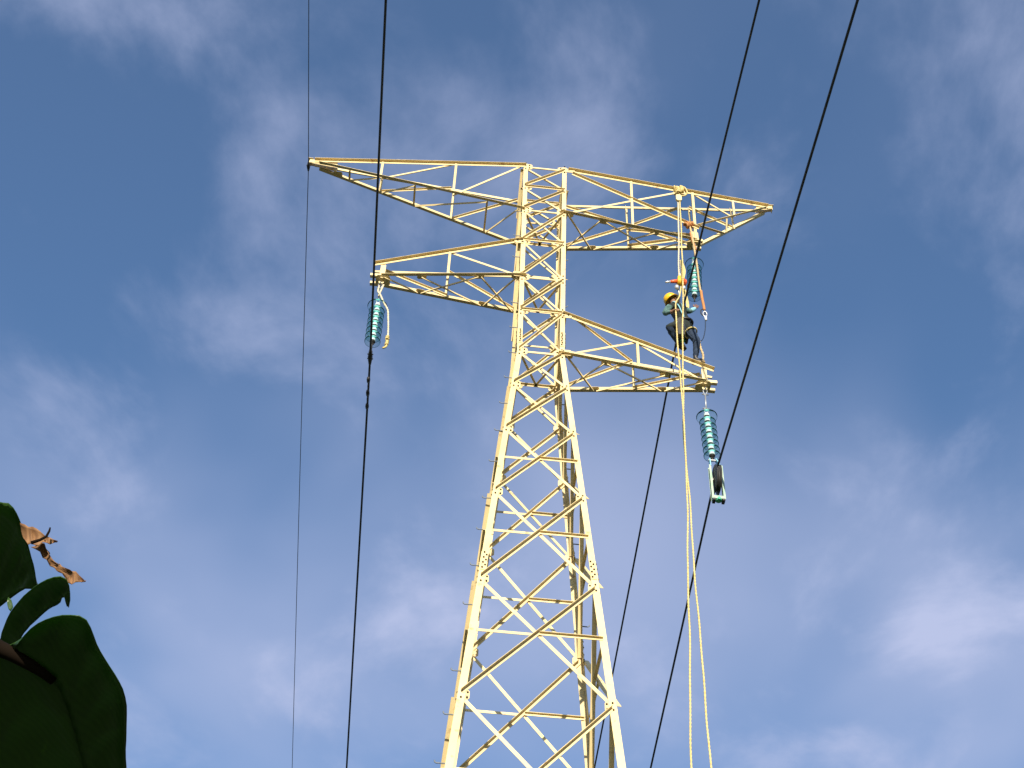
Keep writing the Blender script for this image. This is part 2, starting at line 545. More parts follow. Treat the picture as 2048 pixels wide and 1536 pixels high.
# step bolts up the near left leg
z = 4.0
sb = MB()
sb.tube([(0, 0, 0), (-0.115, 0, 0.0), (-0.130, 0, 0.010), (-0.135, 0, 0.035)], 0.009, 6)
sbm = None
q = 0
ZS = [4.02, 3.26, 2.62, 1.30, 0.64, -0.02, -0.72, -1.40, -2.10, -2.84, -3.68, -4.36, -5.1, -5.85, -7.03, -7.75, -8.5]
for q, z in enumerate(ZS):
    w = hw(z)
    if sbm is None:
        o = sb.build('step_bolt', 'step', tower); sbm = o.data
    else:
        o = bpy.data.objects.new('step_bolt', sbm); COL.objects.link(o); o.parent = tower
    o.location = P3(-w, -w + 0.055, z)
    o.rotation_euler = (0, 0, random.uniform(-.08, .08))
for q, z in enumerate([3.6, 2.2, .9, -.4, -1.8, -3.3, -4.8, -6.4, -8.0]):     # and up the far right leg
    w = hw(z)
    o = bpy.data.objects.new('step_bolt', sbm); COL.objects.link(o); o.parent = tower
    o.location = P3(w, w - 0.055, z); o.rotation_euler = (0, 0, math.pi)

# concrete footings
for sx in (-1, 1):
    for sy in (-1, 1):
        w = hw(GZ)
        m = MB()
        c = P3(sx * w, sy * w, GZ)
        m.prism([c + Vector((a * .42, b * .42, -.55)) for a, b in ((-1, -1), (1, -1), (1, 1), (-1, 1))],
                [c + Vector((a * .30, b * .30, .12)) for a, b in ((-1, -1), (1, -1), (1, 1), (-1, 1))])
        m.build('footing', 'concrete', tower)


# ---- crossarms.  s = +1 right, -1 left.
def lerp(p, q, t):
    return p + (q - p) * t


def member(kind, p, q, a, b, w, par):
    return angle(kind, p, q, a, b, w, par, 0.006)


def short_arm(s, zb, zt, label):
    """conductor arm: level bottom chords, top chords falling to the tip"""
    root = MB()
    TX, SX = 2.86, 3.06
    # the hanger plates at the tip
    for yy in (-0.085, 0.085):
        root.plate(P3(s * 2.85, yy * 1.0, zb + 0.16), X, Z, Y, 0.045, 0.20, 0.008, cut=0.03)
    root.plate(P3(s * 2.83, 0, zb - 0.008), X, Y, Z, 0.13, 0.12, 0.008, cut=0.04)
    root.plate(P3(s * 2.855, 0, zb - 0.055), X, Z, Y, 0.045, 0.045, 0.016, cut=0.02)
    arm = root.build('crossarm', 'paint', tower)
    arm["label"] = label
    wb, wt = hw(zb), hw(zt)
    BF = lambda x: P3(s * x, -lerp(wb, 0.09, min(1, (x - wb) / (TX - wb))), zb)
    BB = lambda x: P3(s * x, lerp(wb, 0.09, min(1, (x - wb) / (TX - wb))), zb)
    ZT = lambda x: lerp(zt, zb + 0.40, (x - wt) / (TX - wt))
    TF = lambda x: P3(s * x, -lerp(wt, 0.075, min(1, (x - wt) / (TX - wt))), ZT(x))
    TB = lambda x: P3(s * x, lerp(wt, 0.075, min(1, (x - wt) / (TX - wt))), ZT(x))
    e = -0.003
    for fn, oy in ((BF, -Y), (BB, Y)):
        member('chord', fn(wb - 0.11), fn(TX), Z, oy, 0.062, arm)
        member('chord', fn(TX), fn(SX), Z, Y, 0.062, arm)
    member('chord', TF(wt - 0.04), TF(TX + .17), -Z, -Y, 0.062, arm)
    member('chord', TB(wt - 0.04), TB(TX + .17), -Z, Y, 0.062, arm)
    xm = 1.66
    off = Y * 0.009
    # verticals
    member('brace', TF(xm) - off * 2, BF(xm) - off * 2 + Z * 0.03, X * s, Y, 0.045, arm)
    member('brace', TB(xm) + off * 2, BB(xm) + off * 2 + Z * 0.03, X * s, -Y, 0.045, arm)
    # front and back face diagonals
    member('brace', BF(wb + .03) + off + Z * .04, TF(xm) + off, -Z, Y, 0.042, arm)
    if s > 0:
        member('brace', TF(xm) + off, BF(TX - .05) + off + Z * .05, -Z, Y, 0.038, arm)
    member('brace', BB(wb + .03) - off + Z * .04, TB(xm) - off, -Z, -Y, 0.042, arm)
    member('brace', BB(xm) - off + Z * .04, TB(TX - .05) - off - Z * .04, -Z, -Y, 0.042, arm)
    # top plan brace
    if s > 0:
        member('brace', TF(wt + .16) - Z * .012, TB(xm) - Z * .012, -Z, X * s, 0.036, arm)
    # bottom plan braces
    n1, n2 = 1.0, 2.14
    dz = -Z * 0.007
    member('brace', BF(wb + .05) + dz, BB(n1) + dz, -X * s, -Z, 0.036, arm)
    member('brace', BB(wb + .05) + dz * 2.2, BF(n1 + .08) + dz * 2.2, X * s, -Z, 0.036, arm)
    member('brace', BF(n1 + .14) + dz, BB(n2) + dz, -X * s, -Z, 0.036, arm)
    member('brace', BB(n1 + .04) + dz * 2.2, BF(n2) + dz * 2.2, X * s, -Z, 0.036, arm)
    member('brace', BB(n2 + .05) + dz, BF(TX - .06) + dz, X * s, -Z, 0.036, arm)
    for fn, xx in ((BF, wb + .06), (BB, n1), (BF, n1 + .12), (BB, n2), (BF, n2)):
        m = MB()
        cdir = (fn(xx + .2) - fn(xx - .2)).normalized()
        q = fn(xx) + Vector((0, 0.02 if fn is BF else -0.02, -0.004))
        m.plate(q, cdir, Y, Z, 0.085, 0.045, 0.006, cut=0.025)
        m.build('gusset_plate', 'plate', arm)
    # end gussets on the tower legs
    for fn, z in ((BF, zb), (TF, zt)):
        m = MB()
        q = fn(hw(z) + 0.03); q = Vector((q.x, -hw(z) - 0.006, q.z + (0.04 if fn is BF else -.03)))
        m.plate(q, X, Z, Y, 0.09, 0.07, 0.007, cut=0.025)
        gp = m.build('gusset_plate', 'plate', arm)
        bolts('bolt_heads', [q + X * s * dx_ + Z * dz_ - Y * .004 for dx_, dz_ in ((-.05, .03), (-.05, -.03), (.03, .0))], -Y, arm)
    return arm


short_arm(-1, LV['e'], LV['d'], 'left conductor arm tapering to the hanging glass insulators')
short_arm(1, LV['g'], LV['f'], 'lower right conductor arm that the worker stands on')


def left_peak():
    s, zt, zb, PX = -1, LV['a'], LV['c'], 4.50
    tip = P3(-4.56, 0, 5.50)
    m = MB()
    # tapered end plates
    for yy in (-.035, .035):
        a = P3(-4.60, yy, 5.53); b = P3(-4.05, yy * 1.6, 5.49)
        pl = [a, b, b - Z * .16, a - Z * .10]
        m.prism(pl, [q + Y * .007 for q in pl])
    m.plate(P3(-4.585, 0, 5.545), X, Y, Z, 0.05, 0.06, 0.008)
    m.plate(P3(-4.60, 0, 5.44), Y, Z, X, 0.035, 0.06, 0.01)
    arm = m.build('crossarm', 'paint', tower)
    arm["label"] = 'long upper left arm that carries the thin earth wire'
    wt, wb = hw(zt), hw(zb)
    k = lambda x, w: lerp(w, 0.045, (x - w) / (PX - w))
    TF = lambda x: P3(-x, -k(x, wt), zt + 0.02)
    TB = lambda x: P3(-x, k(x, wt), zt + 0.02)
    zl = lambda x: lerp(zb, zt - .06, (x - wb) / (PX - wb))
    BF = lambda x: P3(-x, -k(x, wb), zl(x))
    BB = lambda x: P3(-x, k(x, wb), zl(x))
    member('chord', TF(wt - .05), TF(PX), -Z, -Y, 0.062, arm)
    member('chord', TB(wt - .05), TB(PX), -Z, Y, 0.062, arm)
    member('chord', BF(wb - .05), BF(PX - .1), Z, -Y, 0.058, arm)
    member('chord', BB(wb - .05), BB(PX - .1), Z, Y, 0.058, arm)
    o = Y * .009
    for x in (1.76, 3.19):
        member('brace', TF(x) - o * 2, BF(x) - o * 2, X, Y, 0.045, arm)
        member('brace', TB(x) + o * 2, BB(x) + o * 2, X, -Y, 0.045, arm)
    member('brace', BF(3.15) + o, TF(1.80) + o, -Z, Y, 0.038, arm)
    member('brace', BF(1.72) + o, TF(wt + .05) + o, -Z, Y, 0.042, arm)
    member('brace', BB(3.15) - o, TB(1.80) - o, -Z, -Y, 0.038, arm)
    member('brace', BB(1.72) - o, TB(wt + .05) - o, -Z, -Y, 0.042, arm)
    d_ = -Z * .007
    for x in (1.10, 2.50, 3.80):
        member('brace', BF(x) + d_, BB(x) + d_, X, -Z, 0.036, arm)
    for xa, xb in ((3.80, 3.20), (3.14, 2.50), (2.46, 1.10), (1.06, wb + .08)):
        member('brace', BB(xa) + d_ * 2, BF(xb) + d_ * 2, X, -Z, 0.034, arm)
    m = MB()
    m.plate(BB(4.02) + Vector((0, -.03, -.01)), X, Y, Z, .09, .06, .007, cut=.02)
    m.build('gusset_plate', 'plate', arm)
    return arm


left_peak()


def right_peak():
    zt, zb = LV['a'], LV['c']
    HX, PX = 2.92, 4.48
    m = MB()
    for yy in (-.035, .035):
        a = P3(4.59, yy, 5.53); b = P3(4.26, yy * 1.4, 5.51)
        pl = [a, b, b - Z * .14, a - Z * .08]
        m.prism(pl, [q + Y * .007 for q in pl])
    m.plate(P3(4.56, 0, 5.545), X, Y, Z, 0.06, 0.06, 0.008)
    m.plate(P3(4.585, 0, 5.47), Y, Z, X, 0.045, 0.07, 0.01)
    # hanger plates of the conductor point
    for yy in (-.085, .085):
        m.plate(P3(2.94, yy, zb + .12), X, Z, Y, .07, .16, .008, cut=.03)
    m.plate(P3(2.93, 0, zb - .008), X, Y, Z, .13, .12, .008, cut=.04)
    m.plate(P3(2.945, 0, zb - .055), X, Z, Y, .045, .045, .016, cut=.02)
    arm = m.build('crossarm', 'paint', tower)
    arm["label"] = 'deep upper right arm running out to a pointed peak'
    wt, wb = hw(zt), hw(zb)
    k = lambda x: lerp(wt, 0.045, (x - wt) / (PX - wt))
    kb = lambda x: lerp(wb, 0.09, min(1, (x - wb) / (HX - wb)))
    TF = lambda x: P3(x, -k(x), zt + 0.02)
    TB = lambda x: P3(x, k(x), zt + 0.02)
    BF = lambda x: P3(x, -kb(x), zb)
    BB = lambda x: P3(x, kb(x), zb)
    pk = P3(4.46, 0, 5.42)
    LF0, LB0 = P3(2.97, -.12, 4.46), P3(2.99, .10, zb + .05)
    LF = lambda t: lerp(LF0, pk - Y * .05, t)
    LB = lambda t: lerp(LB0, pk + Y * .05, t)
    member('chord', TF(wt + .03), TF(PX + .02), -Z, -Y, 0.066, arm)
    member('chord', TB(wt - .05), TB(PX + .02), -Z, Y, 0.062, arm)
    for fn, oy in ((BF, -Y), (BB, Y)):
        member('chord', fn(wb - .11), fn(HX), Z, oy, 0.062, arm)
        member('chord', fn(HX), fn(3.09), Z, Y, 0.062, arm)
    member('chord', LF(0), LF(1), Z, -Y, 0.045, arm)
    member('chord', LB(0), LB(1), Z, Y, 0.060, arm)
    o = Y * .009
    x1, x2, x3 = 1.69, 2.93, 3.76
    member('brace', TF(x1) - o * 2, BF(x1) - o * 2, X, Y, .045, arm)
    member('brace', TB(x1) + o * 2, BB(x1) + o * 2, X, -Y, .045, arm)
    member('brace', TF(x2) - o * 2, BF(x2) - o * 2 + Z * .05, X, Y, .050, arm)
    member('brace', TB(x2) + o * 2, BB(x2) + o * 2 + Z * .05, X, -Y, .045, arm)
    member('brace', TF(x3) - o, LF(.53) - o, X, Y, .038, arm)
    member('brace', TB(x3) + o, LB(.53) + o, X, -Y, .038, arm)
    # long front and back diagonals from the tower top to the hanging point
    member('brace', P3(wt + .12, -wt * .96, zt - .07), P3(3.03, -.125, zb + .36), -Z, -Y, .052, arm)
    member('brace', P3(wt + .10, wt * .96, zt - .05), P3(2.92, .11, zb + .12), -Z, -Y, .045, arm)
    # half diagonals meeting the first vertical and going on to the top chord
    mf, mbk = lerp(TF(x1), BF(x1), .42), lerp(TB(x1), BB(x1), .52)
    member('brace', BF(wb + .05) + Z * .06 + o, mf + o, -Z, Y, .042, arm)
    member('brace', mf + o, TF(2.66) + o - Z * .05, -Z, Y, .042, arm)
    member('brace', BB(wb + .03) + Z * .05 - o, mbk - o, -Z, -Y, .046, arm)
    member('brace', mbk - o, TB(2.72) - o - Z * .04, -Z, -Y, .042, arm)
    member('brace', mbk - o * 2 - Z * .1, P3(2.90, .1, zb + .42), -Z, -Y, .042, arm)
    member('brace', BB(x1) + Z * .05 - o, P3(2.62, .16, zb + .30), -Z, -Y, .055, arm)
    # peak bay
    member('brace', TF(x2 + .03) + o, LF(.53) + o, -Z, Y, .036, arm)
    member('brace', TB(x2 + .03) - o, LB(.53) - o, -Z, -Y, .040, arm)
    member('brace', LF(.42), LB(.42), X, -Z, .034, arm)
    member('brace', LF(.05), LB(.40) - Z * .012, X, -Z, .034, arm)
    # bottom plan
    n1, n2 = 1.0, 2.14
    dz = -Z * .007
    member('brace', BF(wb + .05) + dz, BB(n1) + dz, -X, -Z, .036, arm)
    member('brace', BB(wb + .05) + dz * 2.2, BF(n1 + .06) + dz * 2.2, X, -Z, .036, arm)
    member('brace', BF(n1 + .2) + dz, BB(n2) + dz, -X, -Z, .036, arm)
    member('brace', BB(n1 + .04) + dz * 2.2, BF(n2) + dz * 2.2, X, -Z, .036, arm)
    member('brace', BB(n2 + .1) + dz, BF(HX - .06) + dz, X, -Z, .036, arm)
    for fn, xx in ((BF, wb + .06), (BB, n1), (BF, n1 + .14), (BB, n2 + .05), (BF, n2)):
        g_ = MB()
        cdir = (fn(xx + .2) - fn(xx - .2)).normalized()
        g_.plate(fn(xx) + Vector((0, .02 if fn is BF else -.02, -.004)), cdir, Y, Z, .085, .045, .006, cut=.025)
        g_.build('gusset_plate', 'plate', arm)
    g_ = MB()
    q = P3(wt + .06, -wt - .006, zt - .02)
    g_.plate(q, X, Z, Y, .10, .06, .007, cut=.02)
    g_.build('gusset_plate', 'plate', arm)
    g_ = MB()
    g_.plate(P3(2.70, -k(2.7) - .004, zt - .05), X, Z, Y, .13, .06, .007, cut=.03)
    g_.build('gusset_plate', 'plate', arm)
    return arm


right_peak()

# ------------------------------------------------------------------ insulator strings
def disc_meshes(r, name):
    """one cap-and-pin glass disc, origin at the top of its cap, axis -Z"""
    g_ = MB()
    g_.lathe([(0.045, -0.018), (r * .55, -0.030), (r * .86, -0.048), (r, -0.068), (r * .995, -0.082), (r * .93, -0.070), (r * .84, -0.058),
              (r * .55, -0.042), (0.048, -0.032)], (0, 0, 0), (0, 0, 1), 28)
    c_ = MB()
    c_.lathe([(0.0, 0.006), (0.032, 0.004), (0.044, -0.008), (0.049, -0.028), (0.050, -0.060), (0.046, -0.066), (0.0, -0.067)], (0, 0, 0), (0, 0, 1), 16)
    p_ = MB()
    p_.lathe([(0.0, -0.064), (0.050, -0.066), (0.050, -0.092), (0.022, -0.098), (0.022, -0.142), (0.0, -0.143)], (0, 0, 0), (0, 0, 1), 10)
    return g_, c_, p_


def string(label, top, first, n, pitch, tail, kind):
    """top: hanging eye; first: top of the first cap; tail: point under the last pin"""
    top, first, tail = Vector(top), Vector(first), Vector(tail)
    root = empty('insulator_string', top)
    tag(root, label, 'insulator', 'strings of glass disc insulators')
    ax = (first - tail).normalized()
    rot = Vector((0, 0, 1)).rotation_difference(ax).to_matrix().to_4x4()
    # hanging hardware
    m = MB()
    d_ = (first - top).normalized()
    L = (first - top).length
    side = Vector((1, 0, 0))
    for s in (-1, 1):
        m.tube([top + side * s * .032, top + side * s * .034 + d_ * .05, top + side * s * .012 + d_ * .12], .010, 6)
    m.cyl(top - Y * .05, top + Y * .05, .013, seg=8)
    m.tube([top + d_ * .11, top + d_ * (L - .12)], .014, 8)
    for t_ in (.12, L - .13):
        m.cyl(top + d_ * t_ - X * .055, top + d_ * t_ + X * .055, .013, seg=6)
    for s in (-1, 1):
        m.tube([top + d_ * (L - .14) + X * s * .03, top + d_ * (L - .05) + X * s * .03, first + X * s * .004], .010, 6)
    h = m.build('hanger_link', 'galv', root, True, top); h.location = (0, 0, 0)
    c0 = first
    cache = {}
    for i in range(n):
        r = 0.176 if i == 0 else 0.137
        if r not in cache:
            g_, c_, p_ = disc_meshes(r, 'd')
            og = g_.build('glass_disc', 'clear_glass' if i == 0 else 'glass', root, True)
            oc = c_.build('metal_cap', 'cap', og, True)
            op = p_.build('pin', 'pin', og, True)
            cache[r] = (og.data, oc.data, op.data)
            objs = (og, oc, op)
        else:
            objs = []
            for nm, me in zip(('glass_disc', 'metal_cap', 'pin'), cache[r]):
                o = bpy.data.objects.new(nm, me); COL.objects.link(o); objs.append(o)
            objs[0].parent = root; objs[1].parent = objs[0]; objs[2].parent = objs[0]
        objs[0].location = c0 - ax * (pitch * i) - top
        objs[0].rotation_euler = rot.to_euler()
    last = c0 - ax * (pitch * n)
    m = MB()
    m.tube([last + ax * .03, last, tail], .013, 8)
    m.cyl(last - X * .03, last + X * .03, .016, seg=8)
    if kind == 'clamp':
        # suspension clamp: keeper, saddle and hanger straps
        for s in (-1, 1):
            m.plate(tail + X * s * .022 + Z * .03, Y, Z, X, .022, .075, .006)
        c = tail - Z * .02
        m.tube([c + Y * -.16 + Z * .004, c + Y * -.08 - Z * .012, c - Z * .018, c + Y * .08 - Z * .014, c + Y * .16 - Z * .022], [.022, .034, .042, .034, .022], 10)
        for yy in (-.05, .05):
            m.cyl(c + Y * yy - X * .05 + Z * .0, c + Y * yy + X * .05, .012, seg=6)
    k = m.build('suspension_clamp' if kind == 'clamp' else 'socket_eye', 'pin', root, True, top)
    k.location = (0, 0, 0)
    return root


string('teal glass insulator string hanging from the left arm, clamped onto the left conductor', P3(-2.86, 0, 1.89), P3(-2.853, 0, 1.33), 8, .134, P3(-2.842, 0, -.05), 'clamp')
string('teal glass insulator string hanging from the lower right arm above the roller block', P3(2.857, 0, -.10), P3(2.838, 0, -.70), 8, .130, P3(2.865, 0, -1.80), 'eye')
string('teal glass insulator string hanging from the upper right arm beside the worker', P3(2.945, 0, 3.98), P3(2.90, 0, 3.46), 8, .134, P3(2.83, 0, 2.28), 'eye')


# ------------------------------------------------------------------ conductors and earth wire
NEAR = Vector((-0.0006, 0.9989, 0.0462))
FAR = Vector((0.0031, 0.986, -0.1669))


def wire(name, label, cat, p, r, mat, nspan=(150, .0462), fspan=(170, .1669), group=None):
    p = Vector(p)
    pts = []
    ts = [150, 130, 110, 90, 75, 60, 48, 38, 30, 24, 18, 14, 10, 7, 4, 2, 1, .5]
    for t in ts:       # towards and over the camera: rises again beyond the sag
        pts.append(p - NEAR * t + Z * (t * t * .0462 / (2 * 55)))
    pts.append(p)
    for t in reversed(ts):
        pts.append(p + FAR * t + Z * (t * t * .1669 / (2 * 150)))
    m = MB()
    m.tube(pts, r, 8)
    o = m.build(name, mat, None, True)
    tag(o, label, cat, group)
    return o


cl = wire('conductor', 'black conductor clamped under the glass insulators of the left arm', 'power line', P3(-2.842, 0, -.085), .0185, 'wire', group='black conductors')
wire('conductor', 'black conductor passing behind the worker below the upper right arm', 'power line', P3(2.565, 0, 1.86), .0185, 'wire', group='black conductors')
wire('conductor', 'rightmost black conductor, running over the roller block of the lower right arm', 'power line', P3(2.925, 0, -1.955), .0185, 'wire', group='black conductors')
ew = wire('earth_wire', 'thin dark earth wire hanging from the tip of the upper left arm', 'earth wire', P3(-4.605, 0, 5.33), .0075, 'earth')

# dampers on the left conductor and the clamp of the earth wire
for (yy, dx_, s) in ((.52, .0, 1), (.78, -.03, -1)):
    c = P3(-2.842, 0, -.085) + FAR * (yy / FAR.y)
    m = MB()
    m.plate(c - Z * .03, Y, Z, X, .02, .05, .03, cut=.008)
    a0, a1 = c - Z * .085 - Y * .16, c - Z * .085 + Y * .16
    m.tube([a0, c - Z * .075, a1], .008, 6)
    m.tube([a0 - Y * .05, a0, a0 + Y * .06], [.026, .032, .026], 8)
    m.tube([a1 - Y * .06, a1, a1 + Y * .05], [.026, .032, .026], 8)
    m.build('vibration_damper', 'pin', cl, True)
m = MB()
c = P3(-4.605, 0, 5.33)
m.tube([P3(-4.60, 0, 5.44), P3(-4.604, 0, 5.40), c + Z * .03], [.012, .02, .02], 8)
m.tube([c - Y * .10 + Z * .003, c - Y * .04 - Z * .01, c - Z * .014, c + Y * .04 - Z * .012, c + Y * .10 - Z * .016], [.016, .028, .034, .028, .016], 8)
m.cyl(c - X * .045 + Z * .03, c + X * .05 + Z * .03, .010, seg=6)
m.build('suspension_clamp', 'pin', ew, True)


# ------------------------------------------------------------------ roller blocks
def roller_block(label, hook, axle, drop, tint):
    """stringing block: two side plates, a grooved wheel between them, bottom bar with a pin"""
    hook, axle = Vector(hook), Vector(axle)
    root = empty('roller_block', axle)
    tag(root, label, 'roller block', 'stringing blocks under the right arms')
    top = hook.z - axle.z
    m = MB()
    R_, g = .250, .026
    m.lathe([(.03, -.050), (R_ - .035, -.046), (R_, -.040), (R_ + .002, -.034), (R_ - .045, -g * .45), (R_ - .052, 0), (R_ - .045, g * .45), (R_ + .002, .034), (R_, .040),
             (R_ - .035, .046), (.03, .050)], (0, 0, 0), (1, 0, 0), 40)
    w_ = m.build('wheel', 'rubber', root, True)
    h_ = MB(); h_.cyl((-.055, 0, 0), (.055, 0, 0), .05, seg=16); h_.build('hub', 'pin', w_)
    hx = hook.x - axle.x
    for s in (-1, 1):
        m = MB()
        x = s * .082
        def prof(z, hw_):
            return [Vector((x - .006, -hw_, z)), Vector((x + .006, -hw_, z)), Vector((x + .006, hw_, z)), Vector((x - .006, hw_, z))]
        zs = [(-drop, .045), (-.12, .040), (0, .055), (.12, .040), (top - .17, .042)]
        for (za, wa), (zb, wb) in zip(zs[:-1], zs[1:]):
            m.prism(prof(za, wa), prof(zb, wb), 0)
        # folded edges make the plate a channel
        for yy in (-1, 1):
            m.plate((x + s * .014, yy * .040, (-drop + top - .17) / 2), X, Z, Y, .014, (top - .17 + drop) / 2, .005, 0)
        m.build('side_plate', tint, root)
        m = MB()
        t0 = top - .19
        a = [Vector((x - .007, -.05, t0)), Vector((x + .007, -.05, t0)), Vector((x + .007, .05, t0)), Vector((x - .007, .05, t0))]
        b = [Vector((hx + s * .05 - .007, -.035, top - .01)), Vector((hx + s * .05 + .007, -.035, top - .01)), Vector((hx + s * .05 + .007, .035, top - .01)), Vector((hx + s * .05 - .007, .035, top - .01))]
        m.prism(a, b)
        m.build('hanger_plate', 'blue', root)
    m = MB(); m.cyl((hx - .07, 0, top - .03), (hx + .07, 0, top - .03), .018, seg=10); m.build('hook_pin', 'steel', root)
    m = MB(); m.cyl((-.10, 0, 0), (.10, 0, 0), .02, seg=10); m.build('axle', 'steel', root)
    m = MB(); m.plate((0, 0, -drop + .03), X, Y, Z, .095, .045, .06, cut=.012); m.build('bottom_bar', tint, root)
    m = MB(); m.cyl((0, -.06, -drop), (0, .0, -drop), .026, seg=10); m.cyl((0, 0, -drop - .02), (0, 0, -drop + .01), .05, seg=8); m.build('bottom_pin', 'green', root)
    for s in (-1, 1):
        m = MB(); m.plate((s * .075, 0, -drop - .018), X, Y, Z, .022, .05, .035); m.build('foot', 'rubber', root)
    return root


